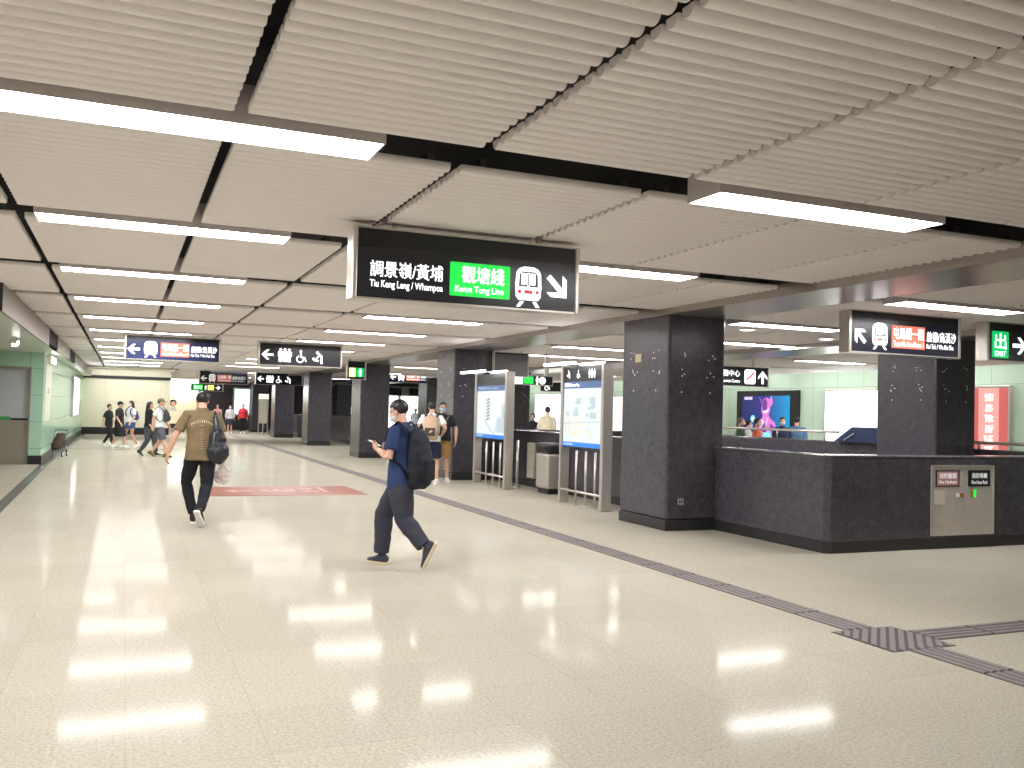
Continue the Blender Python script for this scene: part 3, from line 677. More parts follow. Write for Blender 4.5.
# ------------------------------------------------------------------ map boards beside the pillars (face the corridor, -X)
M_MAPBG = glow('map_sheet', (0.84, 0.94, 0.97, 1), .56, (.2, .2, .2, 1))
M_MAPL = glow('map_tint', (0.56, 0.70, 0.76, 1), 0.55, (.15, .15, .15, 1))
M_MAPY = glow('map_block', (0.90, 0.86, 0.70, 1), 0.6, (.15, .15, .15, 1))
M_MAPG = glow('map_shape', (0.42, 0.46, 0.48, 1), 0.4, (.1, .1, .1, 1))
M_BLUEH = glow('map_header', (0.05, 0.10, 0.22, 1), 0.7, (0.04, 0.07, 0.15, 1))
M_BLUEF = glow('map_footer', (0.02, 0.16, 0.55, 1), 0.8, (0.02, 0.1, 0.4, 1))
M_LAMPW = glow('board_lamp', (1, 1, 1, 1), 6.0)
def map_board(label, y0, y1, kind, zt):
    W = y1 - y0; x = 7.35
    t = thing('map_board', label, 'map board', (x, (y0 + y1) / 2, 0), rotz=-PI / 2, group='lit map boards')
    # local frame: +x runs towards -Y (right in view), face at local -y
    for s, w in ((-1, .05), (1, .09)):
        q = MB(); c = s * (W / 2 - w / 2); q.box(c - w / 2, c + w / 2, -.10, .10, 0, zt); obj('post', q, M_STEEL, t, bevel=.024, seg=4)
    q = MB(); q.box(-W / 2 + .05, W / 2 - .09, -.05, .05, 1.0, 2.19); obj('case', q, M_BLACK, t)
    q = MB(); q.box(-W / 2 + .05, W / 2 - .09, -.045, .045, 2.19, zt - .03); obj('top_panel', q, M_SIGND, t)
    f = Face((-W / 2 + .05, -.05, 0), (1, 0, 0), (0, 0, 1)); w = W - .14
    part(t, 'map_sheet', lambda m: f.rect(m, .02, 1.10, w - .02, 2.04, 0), [M_MAPBG])
    part(t, 'header_band', lambda m: f.rect(m, .0, 2.04, w, 2.16, 0), [M_BLUEH])
    part(t, 'footer_band', lambda m: (f.rect(m, .0, 1.02, w, 1.10, 0), f.disc(m, .07, 1.06, .025, 1, n=.005), f.rect(m, .13, 1.045, .42, 1.075, 1, n=.005)), [M_BLUEF, M_MAPL])
    if kind == 'street':
        part(t, 'header_text', lambda m: f.text(m, '街道圖 Street Map', .05, 2.06, .62, 2.14, n=.006), [M_LETTER])
        part(t, 'nursing_icon', lambda m: f.nursing(m, .12, 2.22, .15), [M_LETTER]); part(t, 'wheelchair_icon', lambda m: f.wheelchair(m, .5, 2.215, .15), [M_LETTER])
        part(t, 'toilet_icon', lambda m: [f.figure(m, .98 + .09 * i, 2.215, .155, skirt=(i == 1)) for i in range(3)], [M_LETTER])
        def art(m):
            r = random.Random(4)
            for i in range(26):
                u = r.uniform(.08, w - .35); v = r.uniform(1.14, 1.8); f.rect(m, u, v, u + r.uniform(.06, .25), v + r.uniform(.03, .12), 0 if v > 1.45 else 1, n=.004 + i * .0001)
            for i in range(7):
                u = r.uniform(.1, w - .2); f.line(m, u, 1.14, u + r.uniform(-.2, .2), 1.9, .008, 0, n=.008 + i * .0001)
            f.line(m, .05, 1.42, w - .06, 1.47, .015, 0, n=.009)
        part(t, 'street_drawing', art, [M_MAPL, M_MAPY])
    else:
        part(t, 'header_text', lambda m: f.text(m, '車站圖 Station Layout', .12, 2.065, 1.25, 2.135, n=.006), [M_MAPL])
        def art(m):
            for i in range(7):
                v = 1.86 - i * .07; f.poly(m, [(.62, v), (.80, v + .035), (.80, v - .01), (.62, v - .045)], 0, n=.005 + i * .0001)
            f.line(m, .58, 1.9, .55, 1.35, .04, 1, n=.004); f.line(m, .55, 1.38, 1.02, 1.12, .04, 1, n=.0042); f.line(m, 1.05, 1.12, 1.35, 1.5, .05, 1, n=.0044)
            f.rect(m, 1.2, 1.15, 1.6, 1.45, 1, n=.0035); f.rect(m, 1.45, 1.45, 1.68, 1.75, 1, n=.0036)
        part(t, 'layout_drawing', art, [M_MAPG, M_MAPL])
    q = MB()
    q.tube([(-W / 2 + .03, -.06, .24), (W / 2 - .06, -.06, .24)], [.022, .022], 8); obj('foot_rail', q, M_STEEL, t)
    for c in (-.16, .06, .27):
        q = MB(); q.tube([(c * W, -.02, 0.02), (c * W, -.02, .95)], [.02, .02], 8); q.tube([(c * W, -.02, 0), (c * W, -.02, .02)], [.04, .04], 10); obj('baluster', q, M_STEEL, t)
    q = MB(); q.box(-W / 2 + .02, W / 2 - .45, -.46, -.38, zt - .02, zt + .025); l = obj('lamp', q, M_LAMPW, t, bevel=.012)
    q = MB(); q.box(-W / 2 + .3, -W / 2 + .33, -.38, -.04, zt - .02, zt); q.box(W / 2 - .6, W / 2 - .57, -.38, -.04, zt - .02, zt); obj('lamp_arm', q, M_STEEL, t)
    q = MB(); q.box(W / 2 - .85, W / 2 - .02, -.12, -.06, zt - .02, zt + .02); obj('lamp', q, M_LAMPW, t, bevel=.01)
    return t
map_board('larger lit street map board with a blue header, beside the nearest pillar', 13.2, 14.82, 'street', 2.45)
map_board('smaller lit station layout board with a blue foot band, beside the second pillar', 17.35, 19.2, 'layout', 2.44)
t = thing('barrier_post', 'thin steel post standing right of the station layout board', 'post', (7.66, 17.62, 0))
q = MB(); q.tube([(0, 0, .02), (0, 0, 1.0)], [.028, .028], 12); obj('tube', q, M_STEEL, t)
q = MB(); q.tube([(0, 0, 0), (0, 0, .02)], [.07, .07], 14); obj('foot_plate', q, M_STEEL, t)
t = thing('barrier_post', 'thin steel post standing between the street map board and the nearest pillar', 'post', (7.72, 12.95, 0))
q = MB(); q.tube([(0, 0, .02), (0, 0, 1.0)], [.025, .025], 12); obj('tube', q, M_STEEL, t)
q = MB(); q.tube([(0, 0, 0), (0, 0, .02)], [.06, .06], 14); obj('foot_plate', q, M_STEEL, t)

# litter bin and the slim box on the parapet behind the boards
t = thing('litter_bin', 'steel litter bin with black lid, left of the street map board', 'bin', (7.86, 16.42, 0))
q = MB(); q.box(-.2, .2, -.28, .28, .10, .80); obj('body', q, M_STEEL, t, bevel=.05, seg=3)
q = MB(); q.box(-.21, .21, -.29, .29, .80, 1.0); obj('lid', q, M_BLACK, t, bevel=.05, seg=3)
q = MB(); q.box(-.15, .17, -.24, .24, 0, .10); obj('foot', q, M_BLACK, t)
q = MB(); q.box(-.225, -.2, -.22, .22, .855, .945); obj('flap', q, M_SIGND, t, bevel=.01)
M_BOXP = mat('pale_box', rgb(205, 200, 188), 0.4, 0.4)
t = thing('wall_box', 'tall slim pale metal box fixed to the parapet left of the litter bin', 'box', (8.06, 17.75, .2))
q = MB(); q.box(-.05, .04, -.17, .17, 0, .75); obj('case', q, M_BOXP, t, bevel=.015)
q = MB(); q.tube([(-.062, .09, .62), (-.05, .09, .62)], [.03, .03], 12); obj('lock', q, M_STEELD, t)
q = MB(); q.box(-.056, -.05, -.15, .15, .55, .555); q.box(-.056, -.05, -.15, .15, .2, .205); obj('seam', q, M_GREY, t)

# ------------------------------------------------------------------ fire hose cabinet in the near parapet
t = thing('hose_cabinet', 'brushed steel fire hose cabinet set in the near granite parapet', 'cabinet', (9.975, 8.542, .17))
W = 1.1; H = .89
q = MB(); q.box(-W / 2, W / 2, -.012, .006, 0, H); obj('door_plate', q, M_STEELD, t, bevel=.004)
q = MB()
q.box(-W / 2, W / 2, -.024, -.012, H - .02, H); q.box(-W / 2, W / 2, -.024, -.012, 0, .012); q.box(-W / 2, -W / 2 + .012, -.024, -.012, .012, H - .02); q.box(W / 2 - .012, W / 2, -.024, -.012, .012, H - .02)
q.box(.015, .021, -.014, -.012, .0, H); obj('frame', q, M_STEEL, t)
f = Face((-W / 2, -.012, 0), (1, 0, 0), (0, 0, 1))
M_DISR = glow('dim_red_display', (0.32, 0.16, 0.15, 1), 0.35, (0.2, .1, .1, 1))
for u0, u1, m0, a, c in ((.06, .48, M_DISR, '消防龍頭', 'Fire Hydrant'), (.63, 1.03, M_SIGND, '消防喉轆', 'Fire Hose Reel')):
    q = MB(); f.rect(q, u0, .62, u1, .83, 0, n=.004); w = obj('sign_window', q, M_BLACK, t)
    q = MB(); f.rect(q, u0 + .025, .635, u1 - .025, .815, 0, n=.006); obj('sign_face', q, m0, w)
    q = MB(); f.text(q, a, u0 + .06, .725, u1 - .06, .795, n=.008); f.text(q, c, u0 + .06, .65, u1 - .06, .70, n=.008); obj('sign_text', q, M_LETTERD, w)
q = MB(); f.rect(q, .04, .39, .22, .575, 0, n=.003); obj('paper_notice', q, mat('notice_paper', rgb(206, 196, 190), .6), t)
q = MB(); q.tube([(-.10 , -.012, .51), (-.10, -.03, .51)], [.025, .025], 12); q.box(-.065, .0, -.02, -.012, .485, .535, 1); obj('lock', q, [M_WHITE, mat('orange_label', rgb(170, 100, 50), .5)], t)
q = MB(); f.rect(q, .675, .48, .725, .58, 0, n=.004); f.rect(q, .73, .48, .78, .58, 1, n=.004); obj('indicator', q, [mat('olive_label', rgb(170, 140, 40), .5), M_GREENL], t)

# ------------------------------------------------------------------ tactile paving
def strip(name, label, L, w, loc, rotz, ribs):
    m = MB(); m.box(-w / 2, w / 2, 0, L, 0, .004, 1)
    for i in range(ribs):
        c = -w / 2 + w * (i + .5) / ribs
        y = 0.0
        while y < L - .05:
            e = min(y + .6, L) - .012
            m.prism([(c - w * .32 / ribs, .004), (c - w * .2 / ribs, .009), (c + w * .2 / ribs, .009), (c + w * .32 / ribs, .004)], 'y', y + .012, e); y += .6
    o = obj(name, m, [M_TACT, M_TACTD]); o.location = loc; o.rotation_euler = (0, 0, rotz); tag(o, label, 'tactile paving', 'tactile paving'); return o
strip('tactile_strip', 'long grey tactile strip running down the corridor from the square pad', 45, .29, (5.265, 5.41, 0), 0, 4)
strip('tactile_strip', 'grey tactile strip running from the square pad towards the viewer', 6.5, .29, (5.265, 4.81, 0), PI, 4)
strip('tactile_strip', 'grey tactile strip branching right from the square pad, past the parapet', 12, .29, (5.57, 5.12, 0), -PI / 2, 4)
m = MB(); m.box(-.3, .3, -.3, .3, 0, .004, 1)
for i in range(-9, 10):   # slanted bars of the turning pad
    c = i * .088
    a, b2 = max(-.29, c - .29), min(.29, c + .29)
    if b2 - a < .05: continue
    m.prism([(a, a - c - .027), (b2, b2 - c - .027), (b2, b2 - c + .027), (a, a - c + .027)], 'z', .004, .009)
o = obj('tactile_pad', m, [M_TACT, M_TACTD]); o.location = (5.27, 5.11, 0); tag(o, 'square grey tactile pad with slanted bars where the strips meet', 'tactile paving', 'tactile paving')

# ------------------------------------------------------------------ red floor sticker
t = thing('floor_sticker', 'faded red rectangular floor sticker with a white left arrow, behind the man in brown', 'sticker', (2.78, 17.55, 0))
q = MB(); q.box(-1.43, 1.43, -.95, .95, 0, .003); obj('sheet', q, M_MAT_RED, t)
f = Face((-1.43, -.95, .003), (1, 0, 0), (0, 1, 0))
part(t, 'arrow', lambda m: (f.poly(m, [(.36, .95), (.62, 1.2), (.62, 1.02), (.92, 1.02), (.92, .88), (.62, .88), (.62, .7)], 0, n=.0015)), [M_MAT_W])
part(t, 'sticker_text', lambda m: (f.text(m, '屯馬綫', 1.06, .68, 1.70, 1.22, n=.0015), f.text(m, 'Tuen Ma Line', 1.78, .62, 2.12, .9, n=.0015), f.text(m, '往啟德', 1.78, 1.1, 2.05, 1.4, n=.0015)), [M_MAT_W])
part(t, 'border_line', lambda m: f.rect(m, 2.2, .6, 2.26, 1.55, 0, n=.0015), [M_MAT_W])

# ------------------------------------------------------------------ lit adverts on the green wall
def advert(name, label, y0, y1, z0, z1, face, group='lit adverts on the far wall', frame=M_STEEL):
    t = thing(name, label, 'advert', (20.5, (y0 + y1) / 2, z0), rotz=-PI / 2, group=group)
    W = y1 - y0; H = z1 - z0
    q = MB(); q.box(-W / 2 - .06, W / 2 + .06, -.10, 0, -.06, H + .06); obj('frame', q, frame, t, bevel=.01)
    q = MB(); q.box(-W / 2, W / 2, -.105, -.10, 0, H); obj('lit_face', q, face, t)
    return t, Face((-W / 2, -.106, 0), (1, 0, 0), (0, 0, 1)), W, H
advert('advert_panel', 'blank white lit advert left of the boarded pillar, behind the navy hood', 20.1, 22.62, .9, 2.5, M_ADW)
advert('advert_panel', 'blank white lit advert behind the person in beige, between the two map boards', 40.2, 44.7, .75, 2.55, M_ADW)
M_ADP = glow('pale_pink_advert', (0.95, 0.78, 0.76, 1), 1.1, (.2, .2, .2, 1))
advert('advert_panel', 'narrow pale pink lit advert just left of the nearest pillar', 34.9, 36.2, .85, 2.4, M_ADP)
M_ADR = glow('red_advert', (0.78, 0.16, 0.15, 1), 0.5, (.2, .04, .04, 1))
M_ADR2 = glow('red_advert_pale', (0.95, 0.42, 0.37, 1), 0.65, (.2, .08, .08, 1))
t, f, W, H = advert('advert_panel', 'tall red lit advert with pale vertical writing, right of the boarded pillar', 16.15, 17.3, .55, 2.53, M_ADR)
def red_art(m):
    f.rect(m, .30, .0, .90, H, 0, n=.001)
    for i in range(8): f.rect(m, .06 + i * .012, 0, .066 + i * .012, H, 0, n=.0012)
    f.poly(m, [(0, .0), (.32, .0), (.0, .6)], 0, n=.0015)
part(t, 'pale_bands', red_art, [M_ADR2])
def red_txt(m):
    r = random.Random(3)
    for i in range(6):
        v = H - .32 - i * .27
        for j in range(4): f.line(m, .46 + r.uniform(0, .1), v + j * .05, .70 + r.uniform(0, .06), v + j * .05 + r.uniform(-.02, .02), .016, 0, n=.003 + j * .0002)
        for j in range(2): f.line(m, .52 + j * .12, v - .02, .52 + j * .12 + r.uniform(-.03, .03), v + .18, .018, 0, n=.004 + j * .0002)
part(t, 'vertical_writing', red_txt, [glow('red_advert_white', (1, .86, .82, 1), 1.6)])
# video screen
M_SCR = bpy.data.materials.new('video_screen'); M_SCR.use_nodes = True
nt = M_SCR.node_tree; bs = nt.nodes['Principled BSDF']; tc = nt.nodes.new('ShaderNodeTexCoord'); sx = nt.nodes.new('ShaderNodeSeparateXYZ')
nt.links.new(tc.outputs['Generated'], sx.inputs[0]); rp = nt.nodes.new('ShaderNodeValToRGB'); e = rp.color_ramp.elements
e[0].position = 0.15; e[0].color = (.015, .02, .14, 1); e[1].position = .95; e[1].color = (.0, .30, .62, 1); x = rp.color_ramp.elements.new(.5); x.color = (.02, .03, .26, 1)
nt.links.new(sx.outputs[0], rp.inputs['Fac']); nt.links.new(rp.outputs['Color'], bs.inputs['Emission Color']); bs.inputs['Emission Strength'].default_value = .8
bs.inputs['Base Color'].default_value = (.01, .01, .02, 1); bs.inputs['Roughness'].default_value = .2
t = thing('video_screen', 'wide black-framed video screen showing a pink figure on blue, on the green wall', 'screen', (20.5, 25.5, .68), rotz=-PI / 2)
q = MB(); q.box(-1.62, 1.62, -.12, 0, 0, 1.88); obj('frame', q, M_BLACK, t, bevel=.01)
q = MB(); q.box(-1.3, 1.24, -.125, -.12, .15, 1.70); obj('picture', q, M_SCR, t)
f = Face((-1.3, -.126, .15), (1, 0, 0), (0, 0, 1))
P_PK = glow('picture_pink', (.80, .22, .68, 1), .75, (.02, .02, .03, 1)); P_WH = glow('picture_white', (.85, .75, 1, 1), .85, (.02, .02, .03, 1)); P_PU = glow('picture_purple', (.20, .03, .30, 1), .7, (.02, .02, .03, 1)); P_CY = glow('picture_cyan', (.1, .75, .95, 1), .9, (.02, .02, .03, 1))
def neon(m):
    f.disc(m, .62, .75, .13, 3, seg=20); f.disc(m, .62, .75, .07, 1, n=.003)
    f.poly(m, [(.95, 0), (.82, .35), (.9, .62), (1.12, .78), (1.18, .9), (1.48, .9), (1.54, .78), (1.82, .62), (1.88, .3), (1.78, 0)], 0, n=.003)
    f.poly(m, [(1.1, .95), (1.08, 1.2), (1.16, 1.42), (1.34, 1.5), (1.52, 1.42), (1.58, 1.2), (1.5, .95), (1.36, .84), (1.22, .84)], 0, n=.004)
    f.poly(m, [(1.1, 1.2), (1.17, 1.41), (1.32, 1.46), (1.4, 1.3), (1.36, 1.0), (1.2, 1.02)], 2, n=.005)
    f.poly(m, [(1.46, 1.36), (1.62, 1.56), (1.7, 1.3), (1.6, 1.2)], 0, n=.0055)
    f.poly(m, [(1.0, .1), (1.15, .5), (1.3, .62), (1.42, .5), (1.3, .1)], 2, n=.0052); f.poly(m, [(1.05, 0), (1.2, .25), (1.5, .35), (1.7, .05), (1.6, 0)], 3, n=.006)
    f.line(m, 1.32, .4, 1.42, .8, .04, 1, n=.0065)
    f.poly(m, [(1.0, .38), (.96, .6), (1.18, .74), (1.22, .62)], 1, n=.007); f.poly(m, [(1.52, .6), (1.74, .52), (1.78, .25), (1.62, .3)], 2, n=.0072)
    f.poly(m, [(1.16, 1.02), (1.26, .94), (1.42, .98), (1.5, 1.12), (1.36, 1.06)], 1, n=.0074); f.line(m, .98, 1.5, 1.1, 1.3, .02, 0, n=.0076); f.line(m, 1.12, .3, 1.5, .2, .03, 1, n=.0078)
part(t, 'neon_figure', neon, [P_PK, P_WH, P_PU, P_CY])
part(t, 'caption', lambda m: [f.rect(m, .14 + i * .075, 1.42, .2 + i * .075, 1.52, 0, n=.003) for i in range(6)], [P_WH])
q = thing('wall_notice', 'small blue notice on the green wall left of the video screen', 'notice', (20.5, 28.35, 1.25), rotz=-PI / 2)
m = MB(); m.box(-.22, .22, -.02, 0, 0, .38); obj('plate', m, mat('notice_pale', rgb(170, 210, 205), .4), q)
m = MB(); f = Face((-.22, -.02, 0), (1, 0, 0), (0, 0, 1)); f.rect(m, .04, .04, .28, .2, 0); f.rect(m, .18, .2, .42, .36, 0); obj('blue_mark', m, mat('notice_blue', rgb(50, 140, 205), .4), q)

# ------------------------------------------------------------------ left side: shut gate, wall signs, lit advert
t = thing('roller_gate', 'closed grey metal gate in the green cross wall at the left edge', 'gate', (-3.35, 25.42, 0))
q = MB(); q.box(-1.25, 1.21, -.05, .05, 1.13, 2.34); obj('upper_panel', q, mat('gate_upper', rgb(188, 194, 200), .45, .3), t)
q = MB(); q.box(-1.25, 1.19, -.07, .05, 0, 1.08); obj('lower_panel', q, mat('gate_lower', rgb(158, 154, 142), .3, .6), t)
q = MB(); q.box(-1.25, .80, -.085, .05, 1.08, 1.17); obj('green_strip', q, mat('gate_green', rgb(70, 160, 90), .4), t)
q = MB(); q.box(1.19, 1.23, -.14, .05, 0, 2.36); q.box(-1.25, 1.23, -.14, .05, 2.34, 2.40); obj('frame', q, M_FASCIA, t)
t = thing('spotlight', 'small lit spotlight under the soffit above the closed gate', 'lamp', (-1.95, 19.5, 2.64)); t.scale = (.62, .62, .62)
q = MB(); q.tube([(0, 0, .14), (0, 0, .08)], [.05, .05], 12); obj('mount', q, M_WHITE, t)
q = MB(); q.tube([(-.12, .03, .06), (.10, -.03, .03)], [.06, .075], 14); obj('head', q, M_WHITE, t)
q = MB(); q.tube([(.10, -.03, .03), (.112, -.033, .028)], [.068, .068], 14); q.tube([(-.05, -.0, -.03), (.07, -.03, -.045)], [.04, .04], 10); obj('lens', q, glow('spot_lens', (1, 1, .98, 1), 12), t)
t = thing('wall_sign', 'tall cream panel with small symbols on the green corner, right of the closed gate', 'sign', (-1.85, 26.5, 1.05), rotz=PI / 2)
q = MB(); q.box(-.95, .95, -.03, 0, 0, 1.62); obj('panel', q, mat('pale_sign', rgb(226, 230, 214), .3), t)
f = Face((-.95, -.03, 0), (1, 0, 0), (0, 0, 1))
q = MB(); f.rect(q, .75, .72, 1.15, .86, 0); f.rect(q, .80, .74, .95, .84, 1, n=.004); obj('symbol', q, [M_GREY, M_WHITE], t)
t = thing('wall_light', 'short bright lit bar on the green corner, above the cream panel', 'lamp', (-1.85, 26.5, 2.5), rotz=PI / 2)
q = MB(); q.box(-.7, .7, -.12, 0, .03, .22); obj('housing', q, M_WHITE, t, bevel=.01)
q = MB(); q.box(-.65, .65, -.14, -.12, .05, .2); obj('lens', q, glow('bar_lens', (1, 1, .95, 1), 5), t)
t = thing('advert_panel', 'tall narrow white lit advert on the green side wall, beyond the corner', 'advert', (-1.85, 40.3, 1.05), rotz=PI / 2, group='lit adverts on the left wall')
q = MB(); q.box(-2.1, 2.1, -.10, 0, -.06, 1.5); obj('frame', q, M_STEEL, t)
q = MB(); q.box(-2.0, 2.0, -.105, -.10, 0, 1.44); obj('lit_face', q, M_ADW, t)

# ------------------------------------------------------------------ far end: lit shop front, posters, stand
t = thing('shop_front', 'bright lit shop front at the far end of the corridor, behind the man in brown', 'shop', (3.3, YEND - .02, 0))
q = MB(); q.box(-1.15, 1.0, -.5, 0, 2.15, 3.2); obj('lit_fascia', q, glow('shop_fascia', (1, 1, .98, 1), 7), t)
q = MB(); q.box(-1.15, 1.0, -.25, 0, .3, 2.1); obj('wall_panel', q, mat('shop_cream', rgb(240, 226, 190), .4, emit=(1, .85, .6, 1), strength=.35), t)
f = Face((-1.15, -.25, 0), (1, 0, 0), (0, 0, 1))
q = MB(); f.disc(q, .72, 1.62, .22, 0); f.disc(q, .74, 1.56, .14, 1, n=.004); f.poly(q, [(.5, 1.1), (.62, 1.4), (.86, 1.4), (1.0, 1.1)], 2, n=.003); f.rect(q, .0, .75, .55, 1.15, 3, n=.002); obj('poster', q, [M_BLACK, mat('poster_skin', rgb(225, 180, 155), .5), M_WHITE, mat('poster_tan', rgb(190, 165, 110), .5)], t)
t = thing('notice_light', 'small pale lit panel on the dark far wall, between the third and fourth pillars', 'panel', (14.0, YEND - 1.0, 1.15))
q = MB(); q.box(-.45, .45, -.1, 0, -.04, .54); obj('frame', q, M_STEELD, t)
q = MB(); q.box(-.41, .41, -.11, -.1, 0, .5); obj('lit_face', q, glow('pale_panel', (.45, .85, .95, 1), .9), t)
t = thing('poster_board', 'lit pale poster board on the dark wall behind the person in red', 'poster', (7.05, YEND - 1.0, .95))
q = MB(); q.box(-.62, .62, -.12, 0, -.05, 1.75); obj('frame', q, M_STEELD, t)
q = MB(); q.box(-.52, .52, -.13, -.12, .05, 1.45); obj('lit_face', q, glow('poster_glow', (.70, .92, .92, 1), 1.1), t)
q = MB(); q.box(-.52, .52, -.13, -.12, 1.45, 1.66); obj('lit_header', q, glow('poster_head', (.5, .95, 1, 1), 1.6), t)
t = thing('directory_stand', 'narrow pale directory stand on steel legs, before the sixth pillar', 'stand', (7.0, 51, 0))
q = MB(); q.box(-.26, .26, -.05, .05, 1.95, 2.22); obj('header', q, mat('stand_head', rgb(226, 220, 190), .4, emit=(1, .95, .8, 1), strength=.5), t)
q = MB(); q.box(-.24, .24, -.03, .03, .62, 1.95); obj('panel', q, mat('stand_panel', rgb(168, 165, 150), .4), t)
for c in (-.24, 0, .24):
    q = MB(); q.box(c - .02, c + .02, -.03, .03, 0, 2.0 if c else .62); obj('leg', q, M_STEEL, t)
t = thing('shop_front', 'white glazed shop front far off between the second and third pillars', 'shop', (18.2, YEND - .02, 0))
q = MB(); q.box(-1.6, 1.7, -.3, 0, 0, 3.2); obj('surround', q, mat('shop_pale', rgb(214, 210, 200), .4), t)
q = MB(); q.box(-.4, 1.5, -.34, -.3, .2, 2.5); q.box(-1.5, -.6, -.34, -.3, .2, 2.5); obj('lit_glass', q, glow('shop_glass', (.95, .97, 1, 1), 1.3), t)
for c, w in ((-.85, .42), (.55, .4)):
    q = MB(); q.box(c - w, c + w, -.55, -.45, 2.55, 3.05); q.box(c - .04, c + .04, -.5, -.3, 2.7, 2.78); obj('display', q, M_BLACK, t)
# ------------------------------------------------------------------ people
def loft(mb, st, seg=24):
    """st: list of (centre, side unit vector, forward unit vector, rx, ry)"""
    vs = []
    for c, s, f, rx, ry in st:
        for k in range(seg):
            a = 2 * PI * k / seg
            ca, sa = math.cos(a), math.sin(a)
            q = 0.82
            ca = math.copysign(abs(ca) ** q, ca); sa = math.copysign(abs(sa) ** q, sa)
            vs.append(Vector(c) + s * (rx * ca) + f * (ry * sa))
    n = len(st)
    fs = [(i * seg + k, i * seg + (k + 1) % seg, (i + 1) * seg + (k + 1) % seg, (i + 1) * seg + k) for i in range(n - 1) for k in range(seg)]
    fs += [tuple(range(seg))[::-1], tuple((n - 1) * seg + k for k in range(seg))]
    mb.add(vs, fs, 0, True)

_TS = bpy.data.scenes.new('weld')
def organic(name, mb, mats, parent, voxel=0.01, smooth=4, wr=0.0, wscale=6.0, seed=0, paint=None, label=None):
    """welds overlapping closed pieces into one continuous skin"""
    me = mb.mesh('tmp', mats); o = bpy.data.objects.new('tmp', me); _TS.collection.objects.link(o)
    r = o.modifiers.new('r', 'REMESH'); r.mode = 'VOXEL'; r.voxel_size = voxel; r.use_smooth_shade = True
    s = o.modifiers.new('s', 'SMOOTH'); s.factor = 0.5; s.iterations = smooth
    _TS.view_layers[0].update()
    dg = _TS.view_layers[0].depsgraph
    m2 = bpy.data.meshes.new_from_object(o.evaluated_get(dg)); m2.name = name
    bpy.data.objects.remove(o); bpy.data.meshes.remove(me)
    if wr:
        off = Vector((seed * 3.1, seed * 1.7, 0))
        nrm = [v.normal.copy() for v in m2.vertices]
        for v, nn in zip(m2.vertices, nrm):
            p = v.co * wscale + off
            d = noise.noise(Vector((p.x, p.y, p.z * 1.6))) + 0.5 * noise.noise(p * 2.3)
            v.co += nn * (wr * d)
    m2.polygons.foreach_set('use_smooth', [True] * len(m2.polygons))
    if paint:
        for p in m2.polygons:
            k = paint(p.center)
            if k: p.material_index = k
    m2.update()
    return obj(name, m2, None, parent, label=label)

def lerp(a, b, t): return Vector(a) * (1 - t) + Vector(b) * t
def hand(mb, w, d, n, side, curl=.5, s=1.0):
    """w wrist, d direction of the hand, n palm normal, side = +1 when the thumb lies towards d x n"""
    d = Vector(d).normalized(); n = Vector(n); n = (n - d * n.dot(d)).normalized(); t = d.cross(n) * side
    w = Vector(w)
    mb.tube([w - d * .01, w + d * .03 * s, w + d * .075 * s, w + d * .092 * s], [(.026 * s, .02 * s), (.036 * s, .017 * s), (.041 * s, .015 * s), (.036 * s, .011 * s)], 14, up=t, dome=.6)
    for i, L in enumerate((.068, .078, .073, .056)):
        b_ = w + d * .085 * s + t * ((1.5 - i) * .0205 * s); p = [b_ - d * .01 * s]; q = b_; a = 0.0
        for k, fr in enumerate((.45, .32, .23)):
            a += curl * (.5 if k == 0 else .9) * (1 + .06 * i)
            q = q + (d * math.cos(a) + n * math.sin(a)) * (L * fr * s); p.append(q)
        mb.tube(p, [.0098 * s, .009 * s, .0082 * s, .007 * s], 8, dome=.9)
    b_ = w + d * .022 * s + t * .026 * s; d2 = (d * .72 + t * .62 + n * .3).normalized(); d3 = (d * .88 + t * .2 + n * .42).normalized()
    mb.tube([b_ - d2 * .01, b_ + d2 * .035 * s, b_ + d2 * .035 * s + d3 * .03 * s], [.0135 * s, .0105 * s, .008 * s], 8, dome=.9)

J0 = dict(pelvis=(0, 0, .95), chest=(0, 0, 1.26), neck=(0, -.015, 1.488), head=(0, .02, 1.617),
          shR=(.178, -.01, 1.416), elR=(.235, -.03, 1.13), wrR=(.245, .05, .885), haR=(.02, .25, -1), paR=(-1, .2, 0),
          shL=(-.178, -.01, 1.416), elL=(-.235, -.03, 1.13), wrL=(-.245, .05, .885), haL=(-.02, .25, -1), paL=(1, .2, 0),
          hipR=(.09, 0, .92), knR=(.095, .02, .50), anR=(.095, -.02, .085), toR=(.12, 1, 0),
          hipL=(-.09, 0, .92), knL=(-.095, .02, .50), anL=(-.095, -.02, .085), toL=(-.12, 1, 0),
          hyaw=0.0, hpitch=0.0)
M_SKIN = mat('skin', rgb(214, 168, 142), 0.5)
M_SKIND = mat('skin_feature', rgb(70, 45, 40), 0.5)
M_LIP = mat('lip', rgb(176, 104, 96), 0.5)
M_HAIR = mat('black_hair', rgb(30, 26, 26), 0.45)
M_MASKW = mat('white_mask', rgb(226, 232, 236), 0.6); M_MASKB = mat('blue_mask', rgb(150, 196, 222), 0.6)
_cm = {}
def cloth(r, g, b_, rough=.8):
    k = (r, g, b_)
    if k not in _cm: _cm[k] = mat('cloth', rgb(r, g, b_), rough, spec=.2, noise_amt=.07, noise_scale=9, bump=.12, bump_scale=26)
    return _cm[k]

